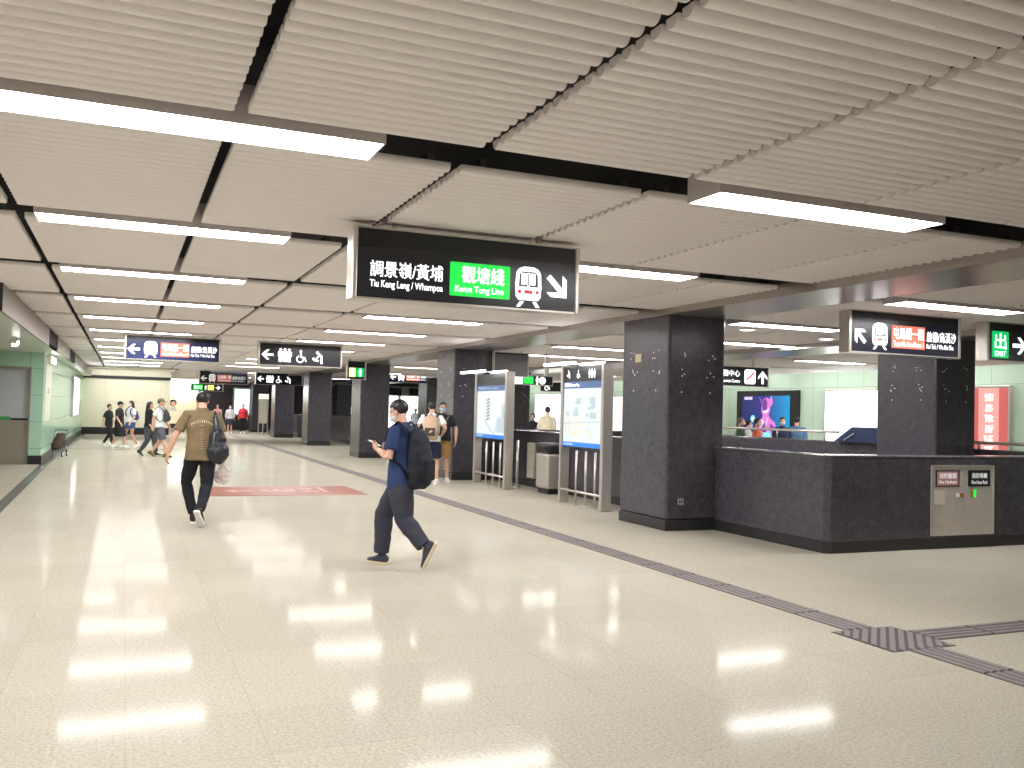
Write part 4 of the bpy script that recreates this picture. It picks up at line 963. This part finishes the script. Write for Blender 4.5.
def person(label, loc, face, h, pose=None, shirt=None, lower=None, hair='short', mask=None, shoes=None, cap=None, vox=.008, group=None, female=False, socks=None, hairmat=None, dark_sole=False):
    k = h / 1.75
    J = dict(J0); J.update(pose or {})
    V = lambda n: Vector(J[n])
    t = thing('person', label, 'person', loc, math.atan2(-face[0], face[1]), group); t.scale = (k, k, k)
    fem = .92 if female else 1.0
    side_t = (V('shR') - V('shL')).normalized(); side_b = (V('hipR') - V('hipL')); side_b.z *= .4; side_b.normalize()
    def spine(u):   # 0 crotch .. 1 neck base
        P, Cc, N = V('pelvis'), V('chest'), V('neck')
        return lerp(P, Cc, u / .6) if u < .6 else lerp(Cc, N, (u - .6) / .4)
    def ring(u, rx, ry, off=0.0):
        s = (side_b * (1 - u) + side_t * u).normalized()
        a = spine(min(max(u, 0) + .05, 1)) - spine(min(max(u - .05, 0), .93)); a.normalize(); f = a.cross(s).normalized()
        if u > 1: return (spine(1) + (hc - spine(1)) * ((u - 1) * 2.2), s, f, rx, ry)
        if u < 0: return (spine(0) + Vector((0, 0, u * .525)) + f * off, s, f, rx, ry)
        return (spine(u) + f * off, s, f, rx, ry)
    HR = Matrix.Rotation(J['hyaw'], 3, 'Z') @ Matrix.Rotation(J['hpitch'], 3, 'X')
    hc = V('head'); HP = lambda x, y, z: hc + HR @ Vector((x, y, z))
    # --- body, one skin
    b_ = MB()
    prof = [(-.14, .12, .085), (-.05, .158, .105), (.08, .155, .10), (.26, .132, .09), (.45, .148, .10), (.62, .165, .112), (.76, .165, .105), (.88, .13, .085), (.97, .06, .055)]
    tk = .93 if shirt else 1.0
    loft(b_, [ring(u, rx * fem * (tk if u > .2 else .97), ry * tk) for u, rx, ry in prof])
    HR = Matrix.Rotation(J['hyaw'], 3, 'Z') @ Matrix.Rotation(J['hpitch'], 3, 'X')
    hc = V('head'); HP = lambda x, y, z: hc + HR @ Vector((x, y, z))
    nk = V('neck')
    b_.tube([nk - Vector((0, .0, .05)), nk + (hc - nk) * .35, HP(0, -.02, -.03)], [.066 * fem, .056 * fem, .054 * fem], 14)
    b_.ell(HP(0, -.012, .032), (.073, .092, .083), HR, 20, 14); b_.ell(HP(0, .022, -.03), (.061, .072, .082), HR, 18, 12)
    b_.ell(HP(0, .045, -.078), (.042, .04, .032), HR); b_.ell(HP(0, .072, .022), (.05, .022, .014), HR)
    b_.tube([HP(0, .088, .012), HP(0, .100, -.012), HP(0, .108, -.03)], [.008, .011, .015], 8, dome=.8)
    b_.ell(HP(0, .088, -.064), (.026, .012, .010), HR)
    for s in (-1, 1):
        b_.ell(HP(s * .074, -.004, -.008), (.010, .021, .032), HR, 10, 8); b_.ell(HP(s * .036, .068, -.028), (.02, .022, .02), HR, 10, 8)
    for S, sg in (('R', 1), ('L', -1)):
        sh, el, wr = V('sh' + S), V('el' + S), V('wr' + S)
        b_.tube([sh - side_t * sg * .05 - Vector((0, 0, .02)), sh - Vector((0, 0, .018)), lerp(sh, el, .35), el, lerp(el, wr, .3), wr], [.046 * fem, .050 * fem, .047 * fem, .038 * fem, .041 * fem, .026], 14, dome=.7)
        hand(b_, wr, J['ha' + S], J['pa' + S], -sg if False else sg, J.get('curl' + S, .5))
        hp, kn, an = V('hip' + S), V('kn' + S), V('an' + S)
        b_.tube([hp, lerp(hp, kn, .25), lerp(hp, kn, .7), kn, lerp(kn, an, .3), lerp(kn, an, .75), an], [.080, .086, .066, .053, .056, .040, .036], 16, dome=.5)
        to = V('to' + S).normalized(); dn = (Vector((0, 0, -1)) - to * (-to.z)).normalized()
        b_.tube([an - to * .04 + dn * .035, an + to * .04 + dn * .035, an + to * .13 + dn * .05], [.03, .034, .026], 10, dome=.7)
    def paint(c):
        q = HR.transposed() @ (c - hc)
        if q.y > .055 and abs(abs(q.x) - .031) < .013 and abs(q.z - .0) < .006: return 1
        if q.y > .055 and abs(abs(q.x) - .032) < .018 and abs(q.z - .022) < .0045: return 1
        if q.y > .08 and abs(q.x) < .022 and abs(q.z + .064) < .007: return 2
        return 0
    organic('body', b_, [M_SKIN, M_SKIND, M_LIP], t, vox, 3, paint=paint)
    # --- hair
    hm = hairmat or M_HAIR
    if hair:
        g = MB(); g.ell((0, -.016, .034), (.083, .104, .092), None, 28, 20)
        out = []
        for v in g.v:
            x, y, z = v
            inn = False
            if y > .028 and z < .052 + .02 * (1 - abs(x) / .08): inn = True
            if z < -.008 and y > -.02: inn = True
            if z < (-.078 if y < -.03 else -.052): inn = True
            sc = .80 if inn else 1 + .035 * noise.noise(Vector((x * 40, y * 40, z * 40)))
            p = Vector((x * sc, (y + .016) * sc - .016, (z - .034) * sc + .034)); out.append(tuple(HP(*p)))
        g.v = out
        if hair == 'long':
            g.tube([HP(0, -.06, .05), HP(0, -.09, -.05), HP(0, -.10, -.15), HP(0, -.105, -.27)], [(.075, .04), (.085, .045), (.085, .04), (.06, .022)], 16, up=HR @ Vector((1, 0, 0)), dome=.8)
            for s in (-1, 1): g.tube([HP(s * .05, -.02, .08), HP(s * .082, -.02, 0), HP(s * .088, -.03, -.10)], [(.02, .045), (.022, .045), (.018, .04)], 10, up=HR @ Vector((1, 0, 0)), dome=.8)
            organic('hair', g, [hm], t, max(vox, .008), 2)
        else: obj('hair', g, hm, t)
    if cap:
        g = MB(); g.ell((0, -.012, .045), (.088, .108, .085), None, 24, 16)
        g.v = [tuple(HP(x, y, max(z, .028))) for x, y, z in g.v]; obj('cap', g, cap, t)
        g = MB(); g.tube([HP(0, .07, .035), HP(0, .12, .03), HP(0, .165, .018)], [(.07, .010), (.066, .009), (.04, .006)], 14, up=HR @ Vector((1, 0, 0)), dome=.5); obj('cap_brim', g, cap, t)
    if mask:
        g = MB(); g.ell(HP(0, .036, -.047), (.060, .078, .050), HR, 20, 14)
        for s in (-1, 1):
            g.tube([HP(s * .05, .065, -.025), HP(s * .074, .02, -.005), HP(s * .08, -.005, .015)], [.0025] * 3, 6); g.tube([HP(s * .05, .06, -.07), HP(s * .076, .01, -.035), HP(s * .08, -.008, -.02)], [.0025] * 3, 6)
        obj('face_mask', g, mask, t)
    # --- upper clothing
    if shirt:
        c, sleeve, hem, loose = shirt
        g = MB(); fl = loose
        prof2 = [(hem, .186 * fl, .140 * fl), (min(hem + .07, .0), .186 * fl, .140 * fl), (.12, .178 * fl, .132 * fl), (.28, .166 * fl, .122 * fl), (.45, .166 * fl, .120 * fl), (.62, .176 * fl, .124 * fl), (.75, .174, .116), (.86, .138, .098), (.95, .090, .078), (1.0, .068, .068), (1.03, .064, .064)]
        loft(g, [ring(u, rx * fem, ry) for u, rx, ry in prof2])
        for S, sg in (('R', 1), ('L', -1)):
            sh, el, wr = V('sh' + S), V('el' + S), V('wr' + S)
            if sleeve <= 0: 
                continue
            pts = [sh - side_t * sg * .075 - Vector((0, 0, .012)), sh - Vector((0, 0, .012)), lerp(sh, el, .35)]; rr = [.060, .063, .063 * loose]
            if sleeve <= 1: pts.append(lerp(sh, el, sleeve)); rr.append(.066 * loose)
            else:
                pts += [lerp(sh, el, .8), el, lerp(el, wr, .4), lerp(el, wr, sleeve - 1)]; rr += [.056 * loose, .053 * loose, .048 * loose, .04 * loose]
            g.tube(pts, rr, 16)
        organic('shirt', g, [c], t, max(vox, .009), 3, wr=.006, wscale=7, seed=int(h * 100) % 17)
    if lower:
        kind, c, ln, loose = lower
        g = MB()
        if kind in ('trousers', 'shorts'):
            loft(g, [ring(u, rx, ry) for u, rx, ry in [(-.16, .13, .105), (-.06, .170, .120), (.06, .165, .116), (.12, .158, .110)]])
            for S in 'RL':
                hp, kn, an = V('hip' + S), V('kn' + S), V('an' + S)
                full = [(hp + Vector((0, 0, .01)), .088), (lerp(hp, kn, .3), .097 * loose), (lerp(hp, kn, .7), .084 * loose), (kn, .072 * loose), (lerp(kn, an, .3), .070 * loose), (lerp(kn, an, .7), .062 * loose), (lerp(kn, an, .93), .058 * loose)]
                if kind == 'shorts':
                    full = full[:3] + [(lerp(hp, kn, ln), .092 * loose)]
                g.tube([p for p, r in full], [r for p, r in full], 18)
        else:
            P = V('pelvis'); kc = lerp(V('knR'), V('knL'), .5); f0 = Vector((0, 1, 0))
            bot = lerp(P, kc, ln) if ln <= 1 else lerp(kc, lerp(V('anR'), V('anL'), .5), ln - 1)
            loft(g, [(bot, side_b, f0, .19 * loose, .16 * loose), (lerp(P, bot, .5), side_b, f0, .185 * loose, .145 * loose), (P, side_b, f0, .172, .125), (P + Vector((0, 0, .12)), side_b, f0, .15, .108)])
        organic(kind, g, [c], t, max(vox, .009), 3, wr=.008, wscale=7, seed=3 + int(h * 100) % 11)
    # --- shoes
    sc, so = shoes or (cloth(60, 60, 64), M_WHITE)
    for S in 'RL':
        an = V('an' + S); to = V('to' + S).normalized(); dn = (Vector((0, 0, -1)) - to * (-to.z)).normalized(); sd = to.cross(dn)
        g = MB(); g.tube([an - to * .075 + dn * .03, an - to * .04 + dn * .028, an + to * .03 + dn * .03, an + to * .10 + dn * .046, an + to * .165 + dn * .055, an + to * .185 + dn * .058],
                         [(.034, .040), (.041, .046), (.044, .044), (.048, .030), (.042, .022), (.03, .016)], 16, up=sd, dome=.5)
        g.tube([an + Vector((0, 0, .03)) - to * .01, an + dn * .02 - to * .01], [.044, .046], 14)
        sh = organic('shoe', g, [sc], t, max(vox, .008), 2)
        g = MB()
        q = [(-.105, .028), (-.09, .04), (-.02, .036), (.06, .042), (.12, .05), (.17, .044), (.2, .025)]
        pl = [(a, w_) for a, w_ in q] + [(a, -w_) for a, w_ in q[::-1]]
        n0 = len(pl); A = [an + to * a + sd * w_ + dn * .062 for a, w_ in pl]; B = [an + to * a + sd * w_ * .97 + dn * .086 for a, w_ in pl]
        g.add(A + B, [tuple(range(n0)), tuple(range(n0, 2 * n0))[::-1]] + [(i, n0 + i, n0 + (i + 1) % n0, (i + 1) % n0) for i in range(n0)])
        obj('sole', g, so, sh)
    return t, J, k, HP

def place_on(t, x, y, z):   # person-local point -> world
    a = t.rotation_euler.z; k = t.scale[0]
    return (t.location.x + k * (x * math.cos(a) - y * math.sin(a)), t.location.y + k * (x * math.sin(a) + y * math.cos(a)), t.location.z + k * z)

def backpack(owner, label, m, m2, w, d, hgt, zc, yback, k=1.0, group=None, roll=0, flap=True, sling=False):
    """pack carried on the back (or the chest when yback > 0), with straps over the owner's shoulders"""
    s = -1 if yback < 0 else 1
    base = place_on(owner, 0, yback, zc - hgt / 2)
    t = thing('backpack', label, 'backpack', base, owner.rotation_euler.z, group); t.scale = owner.scale
    g = MB()
    X, Y = Vector((1, 0, 0)), Vector((0, 1, 0))
    loft(g, [(Vector((0, -s * o_ * d, q * hgt)), X, Y, a * w, b2 * d) for q, a, b2, o_ in ((0, .36, .30, .1), (.07, .46, .46, 0), (.30, .50, .52, 0), (.60, .48, .46, .02), (.82, .42, .36, .08), (.94, .31, .25, .14), (1.0, .16, .13, .18))])
    g.ell((0, s * d * .38, hgt * .34), (w * .40, d * .26, hgt * .25), None, 16, 10)
    organic('pack', g, [m], t, .012, 5, wr=.008, wscale=9, seed=5)
    if flap:
        g = MB(); g.box(-w * .30, w * .30, s * d * .545 - .012, s * d * .545 + .012, hgt * .14, hgt * .48); obj('pocket', g, m2, t, bevel=.012)
        g = MB(); g.tube([(-.035, 0, hgt * .98), (0, 0, hgt + .035), (.035, 0, hgt * .98)], [.008] * 3, 8); obj('grab_handle', g, m2, t)
    for q in (-1, 1):
        g = MB(); zt = 1.50 - (zc - hgt / 2); y0 = -yback
        pts = [(q * .10, -s * d * .30, hgt * .90), (q * .12, y0 + s * .075, zt - .05), (q * .125, y0, zt - .005), (q * .135, y0 - s * .10, zt - .08), (q * .145, y0 - s * .128, zt - .20), (q * .172, y0 - s * .085, zt - .33), (q * .188, y0, zt - .40), (q * .17, y0 + s * .08, zt - .46), (q * .13, -s * d * .30, hgt * .18)]
        g.tube(pts, [(.032, .011)] * len(pts), 10, up=(1, 0, 0)); obj('strap', g, m2, t)
    return t

WALK = dict(anR=(.07, .22, .085), knR=(.09, .15, .51), toR=(.1, 1, .05), anL=(-.07, -.24, .14), knL=(-.09, .0, .50), toL=(-.1, .8, -.5),
            wrL=(-.25, .17, .93), elL=(-.235, .02, 1.13), haL=(0, .5, -1), wrR=(.25, -.12, .90), elR=(.235, -.11, 1.14), haR=(0, 0, -1), pelvis=(0, 0, .94), hipR=(.09, .02, .91), hipL=(-.09, -.01, .91))
WALK2 = {}
for a_, v_ in WALK.items():
    if a_[-1] in 'RL' and isinstance(v_, tuple): WALK2[a_[:-1] + ('L' if a_[-1] == 'R' else 'R')] = (-v_[0], v_[1], v_[2])
    else: WALK2[a_] = v_

# -- man in blue with the phone
P1 = dict(pelvis=(0, 0, .945), chest=(0, .01, 1.26), neck=(0, .02, 1.485), head=(0, .075, 1.60), hpitch=-.35, hyaw=.08,
          hipR=(.09, .015, .915), knR=(.10, .27, .52), anR=(.09, .28, .085), toR=(.25, 1, 0),
          hipL=(-.09, -.015, .915), knL=(-.09, -.08, .50), anL=(-.085, -.33, .235), toL=(-.1, .42, -.90),
          shL=(-.178, .01, 1.416), elL=(-.25, .03, 1.13), wrL=(-.15, .21, 1.20), haL=(.28, .75, .35), paL=(.8, -.1, .5), curlL=.75,
          shR=(.178, .01, 1.416), elR=(.25, .03, 1.13), wrR=(.13, .20, 1.18), haR=(-.35, .75, .35), paR=(-.8, -.1, .5), curlR=.75)
t, J, k, HP = person('masked man in a navy blue t-shirt walking left, looking at his phone', (2.63, 8.95, 0), (-.70, .71), 1.72, P1,
                     shirt=(cloth(46, 60, 98), .72, -.26, 1.08), lower=('trousers', cloth(60, 60, 71), 1, 1.36), mask=M_MASKW,
                     shoes=(cloth(66, 66, 76), mat('shoe_sole_tan', rgb(206, 188, 160), .6)), vox=.007)
blue = t
g = MB(); p = place_on(t, -.05, .325, 1.262)
ph = thing('phone', 'dark smartphone in the hand of the man in blue', 'phone', p, t.rotation_euler.z + .35)
g.box(-.038, .038, -.006, .006, -.075, .075); bdy = obj('phone_case', g, M_BLACK, ph, bevel=.005); g = MB(); g.box(-.034, .034, -.0075, -.006, -.068, .068); obj('screen', g, glow('phone_screen', (.5, .56, .62, 1), .3, (.05, .05, .05, 1)), ph)
ph.rotation_euler = (-1.15, 0, t.rotation_euler.z)
M_BPK = mat('black_pack_cloth', rgb(36, 38, 46), .7, spec=.2, bump=.15, bump_scale=30); M_BPS = mat('black_pack_strap', rgb(28, 29, 34), .7, spec=.2)
backpack(t, 'large black backpack on the back of the man in blue', M_BPK, M_BPS, .34, .21, .63, 1.13, -.195)

# -- man in brown seen from behind
P2 = dict(pelvis=(.0, 0, .95), chest=(0, 0, 1.26), hpitch=-.28, hyaw=.05, neck=(0, .0, 1.505), head=(0, .055, 1.602),
          hipL=(-.09, .01, .92), knL=(-.155, .20, .53), anL=(-.055, .24, .085), toL=(.05, 1, .05),
          hipR=(.09, -.01, .92), knR=(.085, .0, .50), anR=(.0, -.30, .20), toR=(.25, .62, -.70),
          shL=(-.180, -.01, 1.432), elL=(-.315, -.04, 1.15), wrL=(-.40, .03, .92), haL=(-.10, .12, -1), paL=(.9, .3, 0),
          shR=(.180, -.01, 1.432), elR=(.27, -.03, 1.13), wrR=(.275, .06, .885), haR=(.02, .1, -1), paR=(-1, .1, 0), curlR=1.0)
t, J, k, HP = person('man in a brown t-shirt and black trousers walking away, seen from behind', (.96, 12.75, 0), (.03, 1), 1.79, P2,
                     shirt=(cloth(122, 106, 80), .78, -.22, 1.06), lower=('trousers', cloth(38, 38, 44), 1, 1.05),
                     shoes=(cloth(52, 50, 52), M_WHITE), vox=.007)
brown = t
# printed lines on the back of the shirt follow the cloth surface
sh = [c for c in kids(t) if c.name.startswith('shirt')][0]
def on_back(x, z):
    best = None
    ok_, loc_, nor_, idx = sh.ray_cast(Vector((x, -.6, z)), Vector((0, 1, 0)))
    return Vector(loc_) if ok_ else Vector((x, -.13, z))
bpy.context.view_layer.update()
g = MB()
def bar(x0, z0, x1, z1, w):
    a, c = on_back(x0, z0), on_back(x1, z1); a.y -= .003; c.y -= .003
    g.tube([a, c], [(w, .0025), (w, .0025)], 6)
r = random.Random(2)
for i in range(11):
    a = math.radians(58 + i * 64 / 10.0); R_ = .24
    x, z = -.24 * math.cos(a) * 1.0, 1.335 - .24 + .24 * math.sin(a) + .0
    nx, nz = -math.cos(a), math.sin(a)
    bar(x - nx * .002, z - nz * .016, x + nx * .002, z + nz * .02, .006); 
    if i % 3 != 1: bar(x, z + .012, x + .014, z + .013, .004)
    if i % 2: bar(x, z - .012, x + .013, z - .011, .004)
bar(-.03, 1.285, .03, 1.285, .006); bar(-.12, 1.265, .14, 1.258, .003)
for i in range(9): bar(-.014 + r.uniform(-.008, 0), 1.23 - i * .03, .014 + r.uniform(0, .008), 1.23 - i * .03, .0025)
obj('shirt_print', g, mat('shirt_print', rgb(206, 198, 170), .7), sh)
# black bag on the right shoulder
b0 = place_on(t, .20, -.21, .80)
bg = thing('shoulder_bag', 'shiny black drawstring bag over the right shoulder of the man in brown', 'bag', b0, t.rotation_euler.z)
M_BAG = mat('black_bag', rgb(32, 33, 38), .35, bump=.3, bump_scale=12)
g = MB(); g.ell((0, 0, .16), (.145, .095, .17), None, 20, 14); g.ell((-.01, .01, .30), (.115, .075, .16), None, 18, 12); g.tube([(0, .01, .36), (-.02, .04, .50), (-.04, .09, .62)], [(.085, .05), (.055, .035), (.03, .02)], 14, dome=.5)
organic('bag_body', g, [M_BAG], bg, .010, 4, wr=.010, wscale=9)
g = MB(); g.tube([(-.03, .07, .56), (-.045, .14, .675), (-.035, .225, .69), (-.02, .33, .60), (0, .36, .40)], [(.016, .009)] * 5, 10, up=(1, 0, 0)); obj('cord', g, M_BAG, bg)
g = MB(); g.tube([(-.055, -.085, .42), (-.065, -.085, .28), (-.04, -.10, .12)], [.008] * 3, 8); obj('cord', g, mat('grey_cord', rgb(96, 98, 104), .5), bg)
# plastic carrier bag in the right hand
b0 = place_on(t, .285, .085, .52)
M_PLA = mat('thin_plastic', rgb(232, 226, 224), .3, alpha=.62, bump=.4, bump_scale=14)
cb = thing('carrier_bag', 'white translucent plastic carrier bag hanging from the right hand of the man in brown', 'bag', b0, t.rotation_euler.z)
g = MB(); g.ell((0, 0, .11), (.12, .075, .12), None, 20, 14); g.tube([(0, 0, .14), (0, 0, .22), (0, 0, .28)], [(.095, .06), (.05, .035), (.018, .015)], 14, dome=.5)
organic('bag_film', g, [M_PLA], cb, .010, 3, wr=.014, wscale=14)
g = MB(); g.ell((-.02, .0, .08), (.055, .045, .055), None, 14, 10); obj('red_contents', g, mat('red_packet', rgb(196, 92, 92), .5), cb)
g = MB()
for q in (-1, 1): g.tube([(q * .02, 0, .24), (q * .012, 0, .33), (0, 0, .37)], [(.008, .004)] * 3, 8)
obj('handle', g, M_PLA, cb)

# -- the pair by the second pillar
AK = dict(anR=(.13, .02, .085), knR=(.115, .03, .50), anL=(-.12, -.02, .085), knL=(-.11, .0, .50), toR=(.35, 1, 0), toL=(-.3, 1, 0))
PA = dict(AK); PA.update(elR=(.30, -.10, 1.18), wrR=(.19, .10, 1.02), haR=(-.6, .5, -.2), paR=(-.3, -.9, 0), elL=(-.28, -.08, 1.16), wrL=(-.22, .08, .96), haL=(.3, .6, -.7))
t, J, k, HP = person('man in a white t-shirt and navy shorts, back turned, by the second pillar', (6.12, 18.75, 0), (.42, .9), 1.79, PA,
                     shirt=(cloth(232, 232, 232), .7, -.10, 1.05), lower=('shorts', cloth(44, 48, 70), .88, 1.15), shoes=(cloth(222, 220, 214), M_WHITE), vox=.009)
backpack(t, 'beige square backpack with a dark centre strap on the man in white', mat('beige_pack', rgb(186, 160, 132), .7, bump=.1), mat('dark_strap', rgb(58, 52, 50), .7), .36, .19, .50, 1.20, -.20)
PB = dict(AK); PB.update(elL=(-.30, -.02, 1.15), wrL=(-.30, .05, .90), haL=(.1, .2, -1), elR=(.26, -.05, 1.15), wrR=(.20, .14, 1.02), hyaw=.25)
t, J, k, HP = person('masked man in a black t-shirt and tan shorts facing the viewer', (6.55, 19.3, 0), (-.40, -.9), 1.79, PB,
                     shirt=(cloth(44, 44, 48), .75, -.10, 1.05), lower=('shorts', cloth(176, 138, 88), .92, 1.2), mask=M_MASKB, shoes=(cloth(222, 220, 214), M_WHITE), vox=.009)
b0 = place_on(t, .08, .16, 1.02)
bg = thing('shoulder_bag', 'olive cross-body bag worn by the man in black and tan', 'bag', b0, t.rotation_euler.z)
g = MB(); g.ell((0, 0, .09), (.15, .05, .10), None, 16, 10); g.box(-.13, .13, -.04, .04, .03, .15); organic('pouch', g, [cloth(120, 124, 92)], bg, .012, 3)
g = MB(); g.tube([(-.10, .0, .14), (-.16, -.0, .30), (-.22, -.12, .43), (-.20, -.26, .36)], [(.014, .006)] * 4, 8); obj('strap', g, cloth(110, 112, 84), bg)

# -- group on the left, walking right to left along the cream wall
t, J, k, HP = person('slim walker in black, leftmost of the three by the cream wall', (-.47, 35.2, 0), (.9, -.45), 1.52, WALK, shirt=(cloth(44, 48, 44), .8, -.2, 1.05), lower=('trousers', cloth(46, 46, 50), 1, .95), vox=.014, female=True, shoes=(M_WHITE, M_WHITE))
t, J, k, HP = person('walker in a black dress and dark cap, middle of the three by the cream wall', (-.12, 34.0, 0), (.9, -.45), 1.62, WALK2, shirt=(cloth(38, 38, 44), .75, -.1, 1.05), lower=('skirt', cloth(38, 38, 44), 1.15, 1.08), cap=cloth(40, 38, 38), vox=.014, female=True, shoes=(M_WHITE, M_WHITE))
t, J, k, HP = person('masked woman in white top and denim skirt, rightmost of three by the cream wall', (.24, 34.6, 0), (-.85, -.55), 1.66, WALK, shirt=(cloth(236, 236, 236), .7, .0, 1.05), lower=('skirt', cloth(62, 92, 138), .52, .98), hair='long', mask=M_MASKW, vox=.014, female=True, shoes=(M_WHITE, M_WHITE))
backpack(t, 'small blue backpack on the woman in the denim skirt', cloth(66, 78, 136), cloth(50, 58, 104), .28, .16, .36, 1.20, -.19)
t, J, k, HP = person('man in a white t-shirt, grey shorts and khaki cap walking right', (1.0, 28.9, 0), (.92, -.38), 1.74, WALK, shirt=(cloth(236, 236, 236), .72, -.1, 1.1), lower=('shorts', cloth(96, 100, 110), .95, 1.25), cap=cloth(132, 124, 98), vox=.012, shoes=(cloth(130, 122, 70), cloth(100, 94, 60)))
backpack(t, 'small dark grey bag worn on the chest of the man in the khaki cap', cloth(74, 82, 82), cloth(54, 58, 58), .27, .16, .34, 1.22, .19)
t, J, k, HP = person('long-haired woman in black walking right, half hidden behind the man in the khaki cap', (.72, 29.5, 0), (.92, -.38), 1.64, WALK2, shirt=(cloth(40, 42, 44), 1.6, -.1, 1.0), lower=('trousers', cloth(82, 86, 92), 1, 1.15), hair='long', vox=.013, female=True, shoes=(cloth(60, 60, 60), M_WHITE))
# -- far along the corridor
t, J, k, HP = person('far person in black with pale cap, right of the man in brown, leftmost of four', (3.75, 50.5, 0), (.1, -1), 1.66, None, shirt=(cloth(40, 42, 48), 1.7, -.1, 1.05), lower=('trousers', cloth(48, 48, 54), 1, 1.0), cap=cloth(222, 218, 208), vox=.018, mask=M_MASKW)
t, J, k, HP = person('far person in salmon pink top, second of four beyond the man in brown', (4.72, 52.2, 0), (-.2, -1), 1.6, WALK, shirt=(cloth(206, 140, 138), .8, -.1, 1.05), lower=('trousers', cloth(120, 112, 112), 1, 1.0), vox=.018, female=True)
t, J, k, HP = person('far masked person in a grey white top and dark skirt, third of four', (5.42, 52.5, 0), (0, -1), 1.58, None, shirt=(cloth(206, 208, 214), 1.6, -.1, 1.1), lower=('skirt', cloth(54, 58, 74), .9, 1.0), hair='long', mask=M_MASKW, vox=.018, female=True, shoes=(M_WHITE, M_WHITE))
t, J, k, HP = person('far person in a red jacket and black trousers, rightmost of four', (6.2, 53.2, 0), (-.1, -1), 1.66, None, shirt=(cloth(196, 52, 62), 1.8, -.12, 1.15), lower=('trousers', cloth(38, 38, 44), 1, 1.0), vox=.018, shoes=(M_WHITE, M_WHITE))
# -- onlookers beyond the stairwell
t, J, k, HP = person('older masked man in a green shirt, leftmost behind the far parapet', (14.35, 18.92, 0), (.75, -.65), 1.62, None, shirt=(cloth(72, 104, 76), .8, -.1, 1.08), lower=('trousers', cloth(70, 70, 76), 1, 1.0), mask=M_MASKW, vox=.012, hairmat=mat('grey_hair', rgb(96, 88, 84), .6))
t, J, k, HP = person('masked woman in white, behind the man in green and the woman in orange', (15.5, 20.1, 0), (.75, -.65), 1.55, None, shirt=(cloth(222, 222, 226), .8, -.1, 1.05), lower=('trousers', cloth(60, 60, 70), 1, 1.0), mask=M_MASKW, vox=.014, female=True)
t, J, k, HP = person('masked woman in an orange top behind the far parapet', (14.55, 18.52, 0), (.75, -.65), 1.62, None, shirt=(cloth(214, 112, 70), .8, -.1, 1.08), lower=('trousers', cloth(60, 60, 70), 1, 1.0), mask=M_MASKW, vox=.012, female=True)
t, J, k, HP = person('man in a dark navy t-shirt standing before the video screen', (15.6, 18.85, 0), (-.3, -.95), 1.66, None, shirt=(cloth(48, 54, 78), .8, -.1, 1.08), lower=('trousers', cloth(60, 60, 70), 1, 1.0), mask=M_MASKW, vox=.012)
t, J, k, HP = person('person in a blue denim shirt seen from behind, right of the video screen', (16.2, 19.0, 0), (.75, .65), 1.68, None, shirt=(cloth(88, 118, 148), 1.7, -.12, 1.2), lower=('trousers', cloth(60, 60, 70), 1, 1.0), vox=.012)
t, J, k, HP = person('person in a beige shirt before the bright white advert, between the map boards', (11.54, 24.4, 0), (.6, .8), 1.80, None, shirt=(cloth(206, 196, 172), 1.4, -.12, 1.15), lower=('trousers', cloth(110, 104, 92), 1, 1.05), vox=.012)
t, J, k, HP = person('person in dark clothes half hidden by the pillar left of the beige shirt', (11.62, 25.6, 0), (-.3, -.9), 1.58, None, shirt=(cloth(44, 44, 50), 1.4, -.12, 1.1), lower=('trousers', cloth(50, 50, 56), 1, 1.05), vox=.014)
t, J, k, HP = person('far person in white between the second and third pillars, before the lit shop', (14.1, 46.0, 0), (-.3, -.9), 1.66, WALK, shirt=(cloth(230, 232, 236), .8, -.1, 1.08), lower=('trousers', cloth(70, 70, 80), 1, 1.0), vox=.018)

# -- folded stroller by the left wall
t = thing('stroller', 'dark stroller with white-hubbed wheels against the green wall at left', 'stroller', (-1.68, 28.9, 0), 2.95); t.scale = (.74, .74, .74)
M_STF = cloth(70, 56, 52)
g = MB(); g.tube([(0, -.34, .86), (0, -.12, .62), (0, .18, .40), (0, .34, .32)], [(.17, .05), (.20, .16), (.19, .15), (.16, .07)], 16, up=(1, 0, 0), dome=.6); organic('seat', g, [M_STF], t, .016, 4, wr=.01)
for s in (-1, 1):
    g = MB(); g.tube([(s * .22, -.42, 1.0), (s * .22, -.1, .55), (s * .22, .36, .12)], [.014] * 3, 8); obj('frame_tube', g, M_BLACK, t)
    g = MB(); g.tube([(s * .22, .05, .5), (s * .22, -.32, .12)], [.014] * 2, 8); obj('frame_tube', g, M_BLACK, t)
    for y, r_ in ((.36, .12), (-.32, .12)):
        g = MB(); g.tube([(s * .25 - .02, y, r_), (s * .25 + .02, y, r_)], [r_, r_], 20); w_ = obj('wheel', g, M_BLACK, t)
        g = MB(); g.tube([(s * .25 - .025, y, r_), (s * .25 + .025, y, r_)], [r_ * .66, r_ * .66], 16); obj('hub', g, M_WHITE, w_)
g = MB(); g.tube([(-.22, -.42, 1.0), (.22, -.42, 1.0)], [.016] * 2, 8); obj('push_bar', g, M_BLACK, t)
# ------------------------------------------------------------------ light balance
w = bpy.data.worlds.new('world'); SC.world = w; w.use_nodes = True
w.node_tree.nodes['Background'].inputs['Color'].default_value = (1, .98, .95, 1); w.node_tree.nodes['Background'].inputs['Strength'].default_value = 0.25
vs_ = SC.view_settings; vs_.view_transform = 'Standard'; vs_.look = 'None'; vs_.gamma = 1.0; vs_.use_curve_mapping = False; vs_.exposure = 0.52
SC.display_settings.display_device = 'sRGB'
cy = SC.cycles; cy.max_bounces = 8; cy.diffuse_bounces = 4; cy.glossy_bounces = 4; cy.use_denoising = True; cy.sample_clamp_indirect = 8
